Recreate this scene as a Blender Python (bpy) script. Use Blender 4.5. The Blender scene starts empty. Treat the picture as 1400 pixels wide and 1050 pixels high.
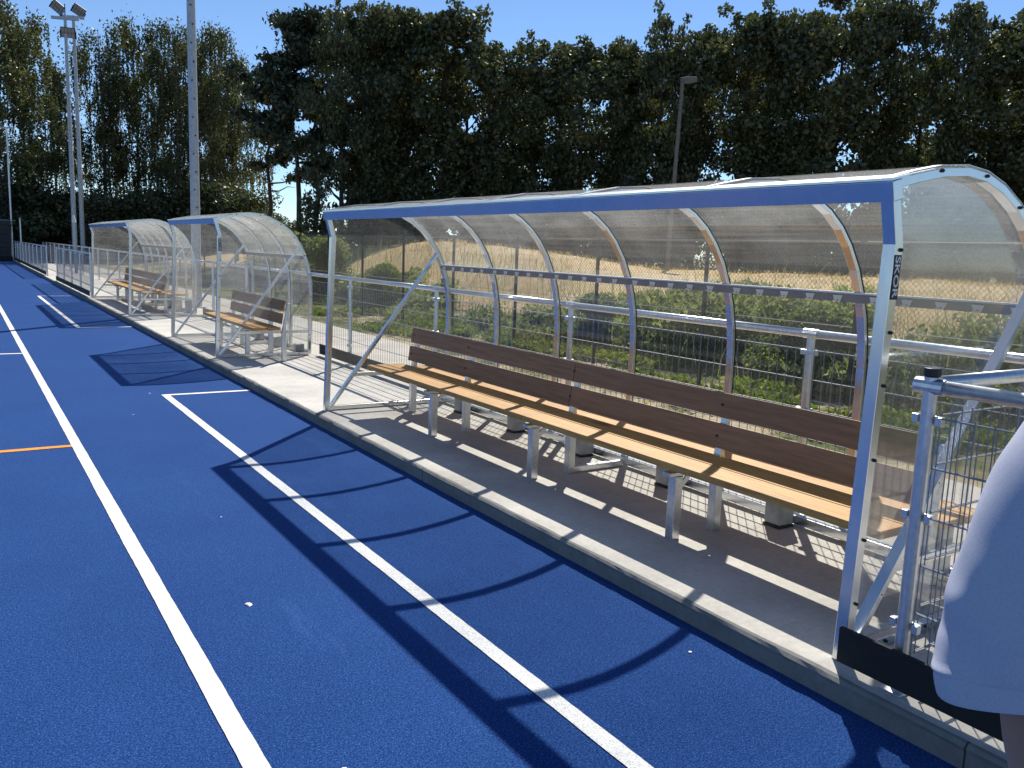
import bpy, bmesh, math, random
import numpy as np
from mathutils import Vector, Matrix, noise

R = math.radians
SC = bpy.context.scene
COL = SC.collection
random.seed(7)
rng = np.random.default_rng(11)

# ------------------------------------------------------------------ camera
cam_d = bpy.data.cameras.new("camera")
cam = bpy.data.objects.new("camera", cam_d)
COL.objects.link(cam)
cam_d.sensor_fit = 'HORIZONTAL'
cam_d.sensor_width = 36.0
cam_d.lens = 36.0 * 1160 / 1400
cam_d.clip_start = 0.05
cam_d.clip_end = 3000
CAMH = 1.62


def camera_rotation(f=1160, v1=(-58, 317), slope=.036, c=(700, 525)):
    d1 = Vector((v1[0] - c[0], -(v1[1] - c[1]), -f)).normalized()
    n = d1.cross(Vector((1, -slope, 0))).normalized()
    if n.y < 0:
        n = -n
    x = d1.cross(n)
    return Matrix((x, d1, n))


CR = camera_rotation()
cam.matrix_world = Matrix.Translation((0, 0, CAMH)) @ CR.to_4x4()
SC.camera = cam

# ------------------------------------------------------------------ world, sun, exposure
SUN_DIR = Vector((1.42, 1.42, 2.05)).normalized()
SUN_EL = math.asin(SUN_DIR.z)
world = bpy.data.worlds.new("World")
SC.world = world
world.use_nodes = True
wn = world.node_tree.nodes
wl = world.node_tree.links
sky = wn.new('ShaderNodeTexSky')
sky.sky_type = 'NISHITA'
sky.sun_disc = False
sky.sun_elevation = SUN_EL
sky.sun_rotation = math.atan2(SUN_DIR.x, SUN_DIR.y)
sky.air_density = 1.0
sky.dust_density = 0.0
sky.ozone_density = 6.0
sky.altitude = 1500
wl.new(sky.outputs[0], wn['Background'].inputs[0])
wn['Background'].inputs[1].default_value = 0.09

sun_d = bpy.data.lights.new("sun", 'SUN')
sun_d.energy = 5.0
sun_d.angle = R(0.53)
sun_d.color = (1.0, 0.95, 0.86)
sun = bpy.data.objects.new("sun", sun_d)
COL.objects.link(sun)
sun.rotation_euler = (-SUN_DIR).to_track_quat('-Z', 'Y').to_euler()
sun.location = (20, 20, 40)

SC.view_settings.view_transform = 'Standard'
SC.view_settings.look = 'None'
SC.view_settings.exposure = 0.55
SC.view_settings.gamma = 1
SC.cycles.transparent_max_bounces = 40
SC.cycles.max_bounces = 8


# ------------------------------------------------------------------ materials
class Mat:
    def __init__(s, name):
        s.m = bpy.data.materials.new(name)
        s.m.use_nodes = True
        s.nt = s.m.node_tree
        s.n = s.nt.nodes
        s.l = s.nt.links
        s.b = s.n['Principled BSDF']
        s.out = s.n['Material Output']
        s._co = None

    def co(s):
        if s._co is None:
            s._co = s.n.new('ShaderNodeTexCoord')
        return s._co.outputs['Object']

    def geo_pos(s):
        return s.n.new('ShaderNodeNewGeometry').outputs['Position']

    def mapping(s, src, scale=(1, 1, 1), rot=(0, 0, 0)):
        m = s.n.new('ShaderNodeMapping')
        m.inputs['Scale'].default_value = scale
        m.inputs['Rotation'].default_value = rot
        s.l.new(src, m.inputs['Vector'])
        return m.outputs[0]

    def noise(s, scale, detail=4, rough=.55, src=None):
        t = s.n.new('ShaderNodeTexNoise')
        t.inputs['Scale'].default_value = scale
        t.inputs['Detail'].default_value = detail
        t.inputs['Roughness'].default_value = rough
        s.l.new(src if src is not None else s.co(), t.inputs['Vector'])
        return t.outputs['Fac']

    def voronoi(s, scale, src=None, feature='F1'):
        t = s.n.new('ShaderNodeTexVoronoi')
        t.inputs['Scale'].default_value = scale
        t.feature = feature
        s.l.new(src if src is not None else s.co(), t.inputs['Vector'])
        return t.outputs['Distance']

    def ramp(s, fac, stops):
        r = s.n.new('ShaderNodeValToRGB')
        e = r.color_ramp.elements
        while len(e) < len(stops):
            e.new(.5)
        for i, (p, c) in enumerate(stops):
            e[i].position = p
            e[i].color = (c[0], c[1], c[2], 1) if not isinstance(c, (int, float)) else (c, c, c, 1)
        s.l.new(fac, r.inputs[0])
        return r.outputs[0]

    def mix(s, fac, a, b, mode='MIX'):
        m = s.n.new('ShaderNodeMix')
        m.data_type = 'RGBA'
        m.blend_type = mode
        for sock, v in ((m.inputs[0], fac), (m.inputs[6], a), (m.inputs[7], b)):
            if hasattr(v, 'is_output') or isinstance(v, bpy.types.NodeSocket):
                s.l.new(v, sock)
            elif isinstance(v, (int, float)):
                sock.default_value = v if sock.type == 'VALUE' else (v, v, v, 1)
            else:
                sock.default_value = (v[0], v[1], v[2], 1)
        return m.outputs[2]

    def math(s, op, a, b=None):
        m = s.n.new('ShaderNodeMath')
        m.operation = op
        for i, v in enumerate((a, b)):
            if v is None:
                continue
            if isinstance(v, bpy.types.NodeSocket):
                s.l.new(v, m.inputs[i])
            else:
                m.inputs[i].default_value = v
        return m.outputs[0]

    def bump(s, h, strength=.3, dist=.01):
        b = s.n.new('ShaderNodeBump')
        b.inputs['Strength'].default_value = strength
        b.inputs['Distance'].default_value = dist
        s.l.new(h, b.inputs['Height'])
        s.l.new(b.outputs[0], s.b.inputs['Normal'])

    def set(s, col=None, rough=None, metal=None, spec=None):
        for k, v in (('Base Color', col), ('Roughness', rough), ('Metallic', metal), ('Specular IOR Level', spec)):
            if v is None:
                continue
            if isinstance(v, bpy.types.NodeSocket):
                s.l.new(v, s.b.inputs[k])
            elif k == 'Base Color':
                s.b.inputs[k].default_value = (v[0], v[1], v[2], 1)
            else:
                s.b.inputs[k].default_value = v
        return s


def m_turf(name, dark, mid, light, wear=True):
    M = Mat(name)
    p = M.geo_pos()
    fine = M.noise(170, 2, .7, p)
    med = M.noise(75, 3, .6, p)
    big = M.noise(.9, 4, .6, p)
    c = M.ramp(fine, [(.36, dark), (.5, mid), (.66, light)])
    c2 = M.mix(M.ramp(med, [(.35, .0), (.7, .3)]), c, mid)
    if wear:
        sp2 = M.noise(88, 2, .75, M.mapping(p, (1, 1.25, 1), (0, 0, .4)))
        c2 = M.mix(1.0, c2, M.ramp(sp2, [(.30, (.52, .56, .64)), (.5, (1, 1, 1)), (.70, (1.75, 1.6, 1.42))]), 'MULTIPLY')
        spk = M.noise(210, 1, .5, M.mapping(p, (1, 1, 1), (0, 0, .7)))
        c2 = M.mix(M.ramp(spk, [(.64, 0.), (.74, .75)]), c2, light)
        c2 = M.mix(M.ramp(spk, [(.27, .7), (.36, 0.)]), c2, dark)
    c3 = M.mix(1.0, c2, M.ramp(big, [(.3, (.86, .87, .89)), (.7, (1.10, 1.08, 1.05))]), 'MULTIPLY')
    if wear:
        st = M.noise(1.6, 5, .7, M.mapping(p, (2.2, .35, 1), (0, 0, R(18))))
        c3 = M.mix(M.ramp(st, [(.62, 0.), (.80, .30)]), c3, (.06, .14, .38))
        st2 = M.noise(1.0, 6, .75, M.mapping(p, (1.3, 3.4, 1), (0, 0, R(-35))))
        c3 = M.mix(M.ramp(st2, [(.67, 0.), (.80, .35)]), c3, (.055, .15, .42))
    M.set(c3, .95, 0, .04)
    if wear:
        M.b.inputs['Sheen Weight'].default_value = .22
        M.b.inputs['Sheen Roughness'].default_value = .45
        M.b.inputs['Sheen Tint'].default_value = (.28, .48, .95, 1)
    M.bump(fine, .10, .004)
    return M.m


MT = {}
MT['turf'] = m_turf('blue_turf', (.0025, .013, .068), (.009, .041, .166), (.038, .108, .32))
MT['white_line'] = m_turf('white_turf', (.44, .44, .43), (.74, .74, .72), (.88, .88, .86), False)
MT['orange_line'] = m_turf('orange_turf', (.45, .17, .03), (.75, .30, .06), (.9, .42, .12), False)


def m_metal(name, col, rough, nscale=9, var=.08, metal=1.0, stretch=(1, 1, 1), bump=.0):
    M = Mat(name)
    v = M.mapping(M.co(), stretch)
    n = M.noise(nscale, 5, .6, v)
    f = M.noise(35, 2, .5, v)
    a = tuple(x * (1 - var * 2) for x in col)
    c = M.ramp(n, [(.3, a), (.65, col)])
    M.set(c, M.ramp(f, [(.3, rough - .02), (.7, rough + .025)]), metal)
    if bump:
        M.bump(f, bump, .002)
    return M.m


MT['aluminium'] = m_metal('mill_aluminium', (.76, .78, .80), .24, 5, .03, 1.0, (1, 1, .25))
MT['galv'] = m_metal('galvanised_steel', (.70, .72, .74), .33, 38, .10, .95)
MT['hook_rail'] = m_metal('dull_metal_rail', (.30, .26, .23), .55, 9, .1, .1)
MT['mast'] = m_metal('mast_steel', (.50, .52, .54), .55, 12, .12, .6)
MT['wire'] = m_metal('galvanised_wire', (.24, .26, .30), .42, 30, .08, .75)
MT['dark_metal'] = m_metal('dark_coated_metal', (.035, .038, .04), .5, 20, .2, .2)
MT['fence_green'] = m_metal('dark_green_coating', (.012, .018, .015), .5, 20, .2, .0)
MT['chain_wire'] = m_metal('chain_wire', (.10, .10, .09), .55, 20, .2, .3)


def m_plain(name, col, rough=.6, var=.15, ns=20, bump=.1):
    M = Mat(name)
    n = M.noise(ns, 5, .6)
    M.set(M.ramp(n, [(.3, tuple(x * (1 - var) for x in col)), (.7, tuple(min(1, x * (1 + var)) for x in col))]), rough)
    M.bump(n, bump, .004)
    return M.m


MT['black_board'] = m_plain('black_board', (.010, .011, .011), .75, .3, 60, .2)
MT['black_plastic'] = m_plain('black_plastic', (.012, .012, .013), .45, .1, 30, .05)
MT['gasket'] = m_plain('rubber_gasket', (.014, .016, .022), .6, .1)
MT['lettering'] = m_plain('white_lettering', (.72, .72, .72), .5, .05)
MT['sunlit_edge'] = m_plain('sunlit_edge', (.72, .72, .70), .45, .06)
MT['hook'] = m_plain('hook_plate', (.78, .73, .60), .4, .06)
MT['lamp_glass'] = m_plain('lamp_lens', (.30, .28, .25), .25, .1)
MT['block'] = m_plain('grey_block', (.34, .34, .33), .5, .18, 18, .15)


def m_concrete(name, base, joints=None, scale=1.0):
    M = Mat(name)
    p = M.geo_pos()
    a = M.noise(1.1 * scale, 6, .65, p)
    b = M.noise(26, 5, .65, p)
    f = M.noise(260, 2, .5, p)
    lo = tuple(x * .72 for x in base)
    hi = tuple(min(1, x * 1.14) for x in base)
    c = M.ramp(a, [(.32, lo), (.62, base), (.8, hi)])
    c = M.mix(1, c, M.ramp(b, [(.3, .86), (.7, 1.06)]), 'MULTIPLY')
    c = M.mix(1, c, M.ramp(f, [(.3, .88), (.65, 1.05)]), 'MULTIPLY')
    # dark spots and drip stains
    s = M.noise(5.5, 3, .5, p)
    c = M.mix(M.ramp(s, [(.66, 0.), (.75, .35)]), c, tuple(x * .5 for x in base))
    sp = M.voronoi(9, p)
    c = M.mix(M.ramp(sp, [(.02, .55), (.06, 0.)]), c, tuple(x * .35 for x in base))
    if joints:
        sep = M.n.new('ShaderNodeSeparateXYZ')
        M.l.new(p, sep.inputs[0])
        for ax, step, off in joints:
            v = M.math('ADD', sep.outputs[ax], 1000 * step - off)
            v = M.math('MODULO', v, step)
            v = M.math('ABSOLUTE', M.math('SUBTRACT', v, step / 2))
            k = M.math('GREATER_THAN', v, step / 2 - .004)
            c = M.mix(k, c, (.05, .048, .045))
    M.set(c, .9, 0, .2)
    M.bump(M.math('ADD', M.math('MULTIPLY', b, .6), M.math('MULTIPLY', f, .4)), .25, .006)
    return M.m


MT['concrete'] = m_concrete('concrete_apron', (.58, .555, .51))
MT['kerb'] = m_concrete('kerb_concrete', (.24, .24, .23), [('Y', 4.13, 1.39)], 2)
MT['path'] = m_concrete('path_concrete', (.52, .49, .44), [('Y', 2.0, .6)])


def m_wood():
    M = Mat('hardwood')
    v = M.mapping(M.co(), (14, .9, 14))
    g = M.noise(3.0, 6, .62, v)
    w = M.noise(40, 3, .6, M.mapping(M.co(), (9, .25, 9)))
    c = M.ramp(g, [(.25, (.38, .19, .060)), (.5, (.60, .325, .10)), (.75, (.72, .42, .14))])
    c = M.mix(1, c, M.ramp(w, [(.3, .66), (.7, 1.12)]), 'MULTIPLY')
    kn = M.voronoi(1.1, M.mapping(M.co(), (1, .55, 1)))
    c = M.mix(M.ramp(kn, [(.03, .7), (.08, 0.)]), c, (.12, .055, .025))
    oi = M.n.new('ShaderNodeObjectInfo')
    c = M.mix(1, c, M.ramp(oi.outputs['Random'], [(0, (.82, .80, .78)), (1, (1.05, 1.03, 1.0))]), 'MULTIPLY')
    M.set(c, .55, 0, .3)
    M.bump(w, .2, .003)
    return M.m


MT['wood'] = m_wood()
MT['back_wood'] = None


def m_backwood():
    M = Mat('shaded_hardwood')  # same hardwood as the seat, backrest shade put into a darker brown
    v = M.mapping(M.co(), (14, .9, 14))
    g = M.noise(3.0, 6, .62, v)
    c = M.ramp(g, [(.25, (.19, .10, .052)), (.5, (.28, .155, .083)), (.75, (.35, .205, .112))])
    kn = M.voronoi(1.3, M.mapping(M.co(), (1, .6, 1)))
    c = M.mix(M.ramp(kn, [(.04, .8), (.10, 0.)]), c, (.42, .20, .07))
    oi = M.n.new('ShaderNodeObjectInfo')
    c = M.mix(1, c, M.ramp(oi.outputs['Random'], [(0, (.80, .80, .80)), (1, (1.1, 1.08, 1.05))]), 'MULTIPLY')
    M.set(c, .55, 0, .3)
    M.bump(g, .2, .003)
    return M.m


MT['back_wood'] = m_backwood()


def m_sheet(name, haze, streak_axis):
    """clear polycarbonate: mostly see-through, a gloss by Fresnel, a thin scratched milky film"""
    M = Mat(name)
    nt, n, l = M.nt, M.n, M.l
    n.remove(M.b)
    tr = n.new('ShaderNodeBsdfTransparent')
    tr.inputs[0].default_value = (.972, .975, .97, 1)
    gl = n.new('ShaderNodeBsdfGlossy')
    gl.inputs['Roughness'].default_value = .07
    gl.inputs['Color'].default_value = (.9, .92, .95, 1)
    tl = n.new('ShaderNodeBsdfTranslucent')
    tl.inputs[0].default_value = (.85, .84, .80, 1)
    df = n.new('ShaderNodeBsdfDiffuse')
    df.inputs[0].default_value = (.75, .75, .73, 1)
    hz = n.new('ShaderNodeMixShader')
    hz.inputs[0].default_value = .4
    l.new(tl.outputs[0], hz.inputs[1])
    l.new(df.outputs[0], hz.inputs[2])
    co = M.co()
    sx = (60, 1.2, 60) if streak_axis == 'Y' else (1.5, 1.5, 30)
    st = M.noise(1.0, 5, .65, M.mapping(co, sx))
    cl = M.noise(1.7, 5, .6)
    sc = M.noise(9, 8, .75, M.mapping(co, (1, 1, 1), (.6, .5, .7)))
    f = M.math('ADD', M.math('MULTIPLY', M.ramp(st, [(.35, .25), (.75, 1.4)]), haze * .45),
               M.math('MULTIPLY', M.ramp(cl, [(.3, .3), (.75, 1.6)]), haze * .55))
    f = M.math('ADD', f, M.math('MULTIPLY', M.ramp(sc, [(.66, 0.), (.74, 1.)]), haze * 1.3))
    if streak_axis == 'Y':          # sun glare painted as haze on the flatter, upward-facing part of the roof
        gn = n.new('ShaderNodeSeparateXYZ')
        l.new(n.new('ShaderNodeNewGeometry').outputs['Normal'], gn.inputs[0])
        f = M.math('MULTIPLY', f, M.math('ADD', M.math('MULTIPLY', M.math('POWER', M.math('ABSOLUTE', gn.outputs[2]), 1.8), 4.2), .60))
    m1 = n.new('ShaderNodeMixShader')
    l.new(f, m1.inputs[0])
    l.new(tr.outputs[0], m1.inputs[1])
    l.new(hz.outputs[0], m1.inputs[2])
    fr = n.new('ShaderNodeFresnel')
    fr.inputs[0].default_value = 1.28
    m2 = n.new('ShaderNodeMixShader')
    l.new(M.math('MULTIPLY', fr.outputs[0], .08 if streak_axis == 'Y' else .3), m2.inputs[0])
    l.new(m1.outputs[0], m2.inputs[1])
    l.new(gl.outputs[0], m2.inputs[2])
    l.new(m2.outputs[0], M.out.inputs[0])
    return M.m


MT['roof_sheet'] = m_sheet('polycarbonate_roof', .032, 'Y')
MT['worn_roof'] = m_sheet('worn_polycarbonate_roof', .075, 'Y')
MT['worn_end'] = m_sheet('worn_polycarbonate_end', .095, 'Z')
MT['end_sheet'] = m_sheet('polycarbonate_end', .034, 'Z')


def m_leaf(name, a, b, c, trans=.35, gloss=.09):
    M = Mat(name)
    nt, n, l = M.nt, M.n, M.l
    n.remove(M.b)
    g = n.new('ShaderNodeNewGeometry')
    col = M.ramp(g.outputs['Random Per Island'], [(0, a), (.5, b), (1, c)])
    big = M.noise(.55, 3, .6)
    col = M.mix(1, col, M.ramp(big, [(.3, (.65, .68, .7)), (.7, (1.2, 1.15, .95))]), 'MULTIPLY')
    d = n.new('ShaderNodeBsdfDiffuse')
    t = n.new('ShaderNodeBsdfTranslucent')
    gl = n.new('ShaderNodeBsdfGlossy')
    gl.inputs['Roughness'].default_value = .45
    gl.inputs['Color'].default_value = (.5, .55, .5, 1)
    l.new(col, d.inputs[0])
    l.new(M.mix(1, col, (1.1, 1.08, .65), 'MULTIPLY'), t.inputs[0])
    m = n.new('ShaderNodeMixShader')
    m.inputs[0].default_value = trans
    l.new(d.outputs[0], m.inputs[1])
    l.new(t.outputs[0], m.inputs[2])
    m2 = n.new('ShaderNodeMixShader')
    m2.inputs[0].default_value = gloss
    l.new(m.outputs[0], m2.inputs[1])
    l.new(gl.outputs[0], m2.inputs[2])
    l.new(m2.outputs[0], M.out.inputs[0])
    return M.m


MT['oak_leaf'] = m_leaf('oak_leaf', (.050, .062, .034), (.080, .096, .046), (.125, .14, .06), .30)
MT['birch_leaf'] = m_leaf('birch_leaf', (.045, .055, .020), (.075, .088, .032), (.12, .13, .055), .38)
MT['pine_leaf'] = m_leaf('pine_needle', (.028, .040, .026), (.044, .058, .034), (.07, .08, .042), .15)
MT['bush_leaf'] = m_leaf('bush_leaf', (.11, .16, .06), (.18, .235, .10), (.29, .33, .15), .52, .015)
MT['weed'] = m_leaf('weed_blade', (.13, .18, .085), (.20, .25, .13), (.32, .35, .19), .55, .015)
MT['grass'] = m_leaf('verge_grass', (.11, .19, .025), (.18, .27, .04), (.36, .36, .11), .45, .02)
MT['dry'] = m_leaf('dry_grass', (.40, .29, .14), (.54, .40, .21), (.66, .51, .29), .4)
MT['bark'] = m_plain('bark', (.055, .042, .032), .95, .45, 6, .5)
MT['birch_bark'] = m_plain('birch_bark', (.16, .145, .125), .9, .5, 3, .4)
MT['skin'] = m_plain('skin', (.34, .19, .125), .5, .06, 30, .05)
def m_cotton():
    M = Mat('pale_cotton')
    co = M.co()
    big = M.noise(7, 3, .5, M.mapping(co, (1, 1, 2.2), (.5, .3, 0)))
    rid = M.math('ABSOLUTE', M.math('SUBTRACT', big, .5))
    weave = M.noise(420, 1, .5)
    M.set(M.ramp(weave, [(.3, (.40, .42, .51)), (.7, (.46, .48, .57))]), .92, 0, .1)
    b1 = M.n.new('ShaderNodeBump'); b1.inputs['Strength'].default_value = .10; b1.inputs['Distance'].default_value = .05
    b1.invert = True
    M.l.new(rid, b1.inputs['Height'])
    b2 = M.n.new('ShaderNodeBump'); b2.inputs['Strength'].default_value = .06; b2.inputs['Distance'].default_value = .002
    M.l.new(weave, b2.inputs['Height'])
    M.l.new(b2.outputs[0], M.b.inputs['Normal'])
    return M.m


MT['shirt'] = m_cotton()
MT['denim'] = m_plain('dark_trousers', (.04, .05, .08), .9, .2, 60, .2)
MT['hair'] = m_plain('brown_hair', (.04, .025, .015), .6, .3, 60, .3)
MT['pole_grey'] = m_plain('weathered_grey', (.11, .11, .115), .8, .25, 9, .2)
MT['rail_wood'] = m_plain('old_rail_wood', (.13, .095, .065), .9, .3, 9, .3)


def m_ground():
    M = Mat('verge_ground')
    p = M.geo_pos()
    a = M.noise(.55, 6, .65, p)
    b = M.noise(7, 5, .7, p)
    f = M.noise(70, 3, .6, p)
    sand = M.ramp(b, [(.3, (.34, .26, .165)), (.7, (.52, .42, .28))])
    gr = M.ramp(b, [(.3, (.05, .07, .02)), (.7, (.12, .14, .045))])
    c = M.mix(M.ramp(a, [(.46, 0.), (.58, 1.)]), gr, sand)
    c = M.mix(1, c, M.ramp(f, [(.3, .7), (.7, 1.15)]), 'MULTIPLY')
    M.set(c, .95, 0, .1)
    M.bump(M.math('ADD', b, f), .5, .03)
    return M.m


def m_mound():
    M = Mat('dry_mound')
    p = M.geo_pos()
    a = M.noise(.35, 6, .65, p)
    b = M.noise(5, 6, .7, p)
    f = M.noise(45, 3, .6, p)
    c = M.ramp(a, [(.35, (.50, .36, .19)), (.55, (.64, .48, .27)), (.72, (.72, .57, .35))])
    c = M.mix(1, c, M.ramp(b, [(.3, .72), (.7, 1.12)]), 'MULTIPLY')
    c = M.mix(1, c, M.ramp(f, [(.3, .75), (.7, 1.12)]), 'MULTIPLY')
    M.set(c, .95, 0, .1)
    M.bump(M.math('ADD', b, f), .6, .05)
    return M.m


MT['ground'] = m_ground()
MT['mound'] = m_mound()


# ------------------------------------------------------------------ mesh helpers
class MB:
    def __init__(s):
        s.v = []
        s.f = []

    def add(s, vs, fs):
        o = len(s.v)
        s.v += [tuple(v) for v in vs]
        s.f += [tuple(i + o for i in f) for f in fs]
        return s

    def box(s, a, b):
        x0, y0, z0 = a
        x1, y1, z1 = b
        return s.add([(x0, y0, z0), (x1, y0, z0), (x1, y1, z0), (x0, y1, z0), (x0, y0, z1), (x1, y0, z1), (x1, y1, z1), (x0, y1, z1)],
                     [(0, 3, 2, 1), (4, 5, 6, 7), (0, 1, 5, 4), (1, 2, 6, 5), (2, 3, 7, 6), (3, 0, 4, 7)])

    def bar(s, p, q, w, h, up=(0, 0, 1)):
        """rectangular bar p->q; w across, h along 'up'"""
        p = Vector(p); q = Vector(q)
        d = (q - p).normalized()
        u = Vector(up)
        sd = d.cross(u)
        if sd.length < 1e-5:
            sd = d.cross(Vector((1, 0, 0)))
        sd.normalize()
        u = sd.cross(d).normalized()
        vs = []
        for c in (p, q):
            for a, b in ((-1, -1), (1, -1), (1, 1), (-1, 1)):
                vs.append(c + sd * (a * w / 2) + u * (b * h / 2))
        return s.add(vs, [(3, 2, 1, 0), (4, 5, 6, 7), (0, 1, 5, 4), (1, 2, 6, 5), (2, 3, 7, 6), (3, 0, 4, 7)])

    def tube(s, p, q, r, n=10, r2=None, caps=True):
        p = Vector(p); q = Vector(q)
        r2 = r if r2 is None else r2
        d = (q - p).normalized()
        a = d.orthogonal().normalized()
        b = d.cross(a)
        vs = []
        for c, rr in ((p, r), (q, r2)):
            for i in range(n):
                t = 2 * math.pi * i / n
                vs.append(c + a * (rr * math.cos(t)) + b * (rr * math.sin(t)))
        fs = [(i, (i + 1) % n, n + (i + 1) % n, n + i) for i in range(n)]
        if caps:
            fs += [tuple(range(n - 1, -1, -1)), tuple(range(n, 2 * n))]
        return s.add(vs, fs)

    def loft(s, rings, closed=True, caps=True):
        n = len(rings[0])
        vs = [v for r in rings for v in r]
        fs = []
        for k in range(len(rings) - 1):
            for i in range(n if closed else n - 1):
                j = (i + 1) % n
                fs.append((k * n + i, k * n + j, (k + 1) * n + j, (k + 1) * n + i))
        if caps:
            fs += [tuple(range(n - 1, -1, -1)), tuple(range((len(rings) - 1) * n, len(rings) * n))]
        return s.add(vs, fs)

    def limb(s, pts, radii, n=8):
        rings = []
        for i, p in enumerate(pts):
            p = Vector(p)
            d = (Vector(pts[min(i + 1, len(pts) - 1)]) - Vector(pts[max(i - 1, 0)])).normalized()
            a = d.cross(Vector((0.03, 1, 0.02))).normalized()
            b = d.cross(a)
            rings.append([p + a * (radii[i] * math.cos(2 * math.pi * k / n)) + b * (radii[i] * math.sin(2 * math.pi * k / n)) for k in range(n)])
        return s.loft(rings)

    def build(s, name, mat, parent=None, smooth=False, bevel=0, loc=None):
        me = bpy.data.meshes.new(name)
        me.from_pydata(s.v, [], s.f)
        me.update()
        bm = bmesh.new()
        bm.from_mesh(me)
        bmesh.ops.recalc_face_normals(bm, faces=bm.faces)
        bm.to_mesh(me)
        bm.free()
        if mat:
            me.materials.append(mat)
        if smooth:
            me.polygons.foreach_set('use_smooth', [True] * len(me.polygons))
        o = bpy.data.objects.new(name, me)
        COL.objects.link(o)
        if parent:
            o.parent = parent
        if loc:
            o.location = loc
        if bevel:
            b = o.modifiers.new('bevel', 'BEVEL')
            b.width = bevel
            b.segments = 2
            b.limit_method = 'ANGLE'
            b.angle_limit = R(40)
        return o


def empty(name, loc=(0, 0, 0), rz=0):
    o = bpy.data.objects.new(name, None)
    COL.objects.link(o)
    o.location = loc
    o.rotation_euler = (0, 0, rz)
    o.empty_display_size = .2
    return o


def tag(o, label=None, cat=None, group=None, kind=None):
    if label: o['label'] = label
    if cat: o['category'] = cat
    if group: o['group'] = group
    if kind: o['kind'] = kind
    return o


def copy_tree(o, parent=None):
    c = o.copy()
    COL.objects.link(c)
    c.parent = parent
    for ch in list(o.children):
        copy_tree(ch, c)
    return c


def dup(o, parent, loc):
    c = o.copy()
    COL.objects.link(c)
    c.parent = parent
    c.location = loc
    return c


def fast_mesh(name, verts, faces, mat):
    """verts (n,3), faces (m,k) numpy"""
    me = bpy.data.meshes.new(name)
    k = faces.shape[1]
    me.vertices.add(len(verts))
    me.vertices.foreach_set('co', verts.astype(np.float32).ravel())
    me.loops.add(faces.size)
    me.loops.foreach_set('vertex_index', faces.astype(np.int32).ravel())
    me.polygons.add(len(faces))
    me.polygons.foreach_set('loop_start', np.arange(0, faces.size, k, dtype=np.int32))
    me.polygons.foreach_set('loop_total', np.full(len(faces), k, dtype=np.int32))
    me.update(calc_edges=True)
    me.validate()
    me.materials.append(mat)
    return me


def link_mesh(name, me, parent=None, loc=(0, 0, 0)):
    o = bpy.data.objects.new(name, me)
    COL.objects.link(o)
    o.parent = parent
    o.location = loc
    return o


# ------------------------------------------------------------------ setting
TZ = -.10          # turf level; the concrete apron is z = 0


def sstep(a, b, x):
    t = np.clip((x - a) / (b - a), 0, 1)
    return t * t * (3 - 2 * t)


def vnoise(x, y, s, seed=0.0):
    return np.array([noise.noise(Vector((a * s + seed, b * s - seed, seed * .37))) for a, b in zip(np.ravel(x), np.ravel(y))]).reshape(np.shape(x))


def mound_h(x, y):
    s = .75 * x + .66 * y
    az = np.degrees(np.arctan2(x, np.maximum(y, .1)))
    top = 2.05 - .85 * sstep(26, 44, az)
    up = sstep(8.9, 15.5, x) * sstep(12, 24, s)
    und = .20 * vnoise(x, y, .33, 3.1) + .09 * vnoise(x, y, 1.1, 7.7)
    return (top * (1 - .55 * sstep(29, 40, s)) + und) * up - .06


def ground_h(x, y):
    h = -.16 + .13 * sstep(5.5, 6.3, x)
    return h + .25 * sstep(8.5, 11.5, x)


def grid(name, xs, ys, hf, mat, rough=0.0):
    X, Y = np.meshgrid(xs, ys, indexing='ij')
    Z = hf(X, Y)
    if rough:
        Z = Z + rough * vnoise(X, Y, .6, 3.1) + rough * .5 * vnoise(X, Y, 1.9, 7.7)
    V = np.stack([X, Y, Z], -1).reshape(-1, 3)
    nx, ny = len(xs), len(ys)
    I = np.arange(nx * ny).reshape(nx, ny)
    F = np.stack([I[:-1, :-1], I[1:, :-1], I[1:, 1:], I[:-1, 1:]], -1).reshape(-1, 4)
    me = fast_mesh(name, V, F, mat)
    me.polygons.foreach_set('use_smooth', [True] * len(me.polygons))
    return link_mesh(name, me)


g = grid('ground', np.concatenate([np.array([-900, -300, -80, -20, 0, 4.5, 5.5, 5.8, 6.1, 6.34]), np.arange(6.6, 14, .4), np.array([16, 25, 60, 150, 400, 900])]),
         np.concatenate([np.array([-900, -200, -40]), np.arange(-12, 70, 1.0), np.array([90, 150, 400, 1500])]), ground_h, MT['ground'])
tag(g, kind='structure')
g = grid('mound', np.arange(8.6, 62, .45), np.arange(-12, 75, .75), mound_h, MT['mound'])
tag(g, kind='structure')


def sheet(name, x0, x1, y0, y1, z, mat, n=1, rough=0):
    b = MB()
    if rough:
        m = max(2, int((y1 - y0) / .05))
        lv = []; rv = []
        for i in range(m + 1):
            y = y0 + (y1 - y0) * i / m
            lv.append((x0 + rough * noise.noise((x0 * 9, y * 2.5, 1)) + rough * .5 * random.uniform(-1, 1), y, z))
            rv.append((x1 + rough * noise.noise((x1 * 9, y * 2.5, 5)) + rough * .5 * random.uniform(-1, 1), y, z))
        vs = lv + rv
        b.add(vs, [(i, m + 1 + i, m + 2 + i, i + 1) for i in range(m)])
    else:
        b.add([(x0, y0, z), (x1, y0, z), (x1, y1, z), (x0, y1, z)], [(0, 1, 2, 3)])
    return tag(b.build(name, mat), kind='structure')


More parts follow.
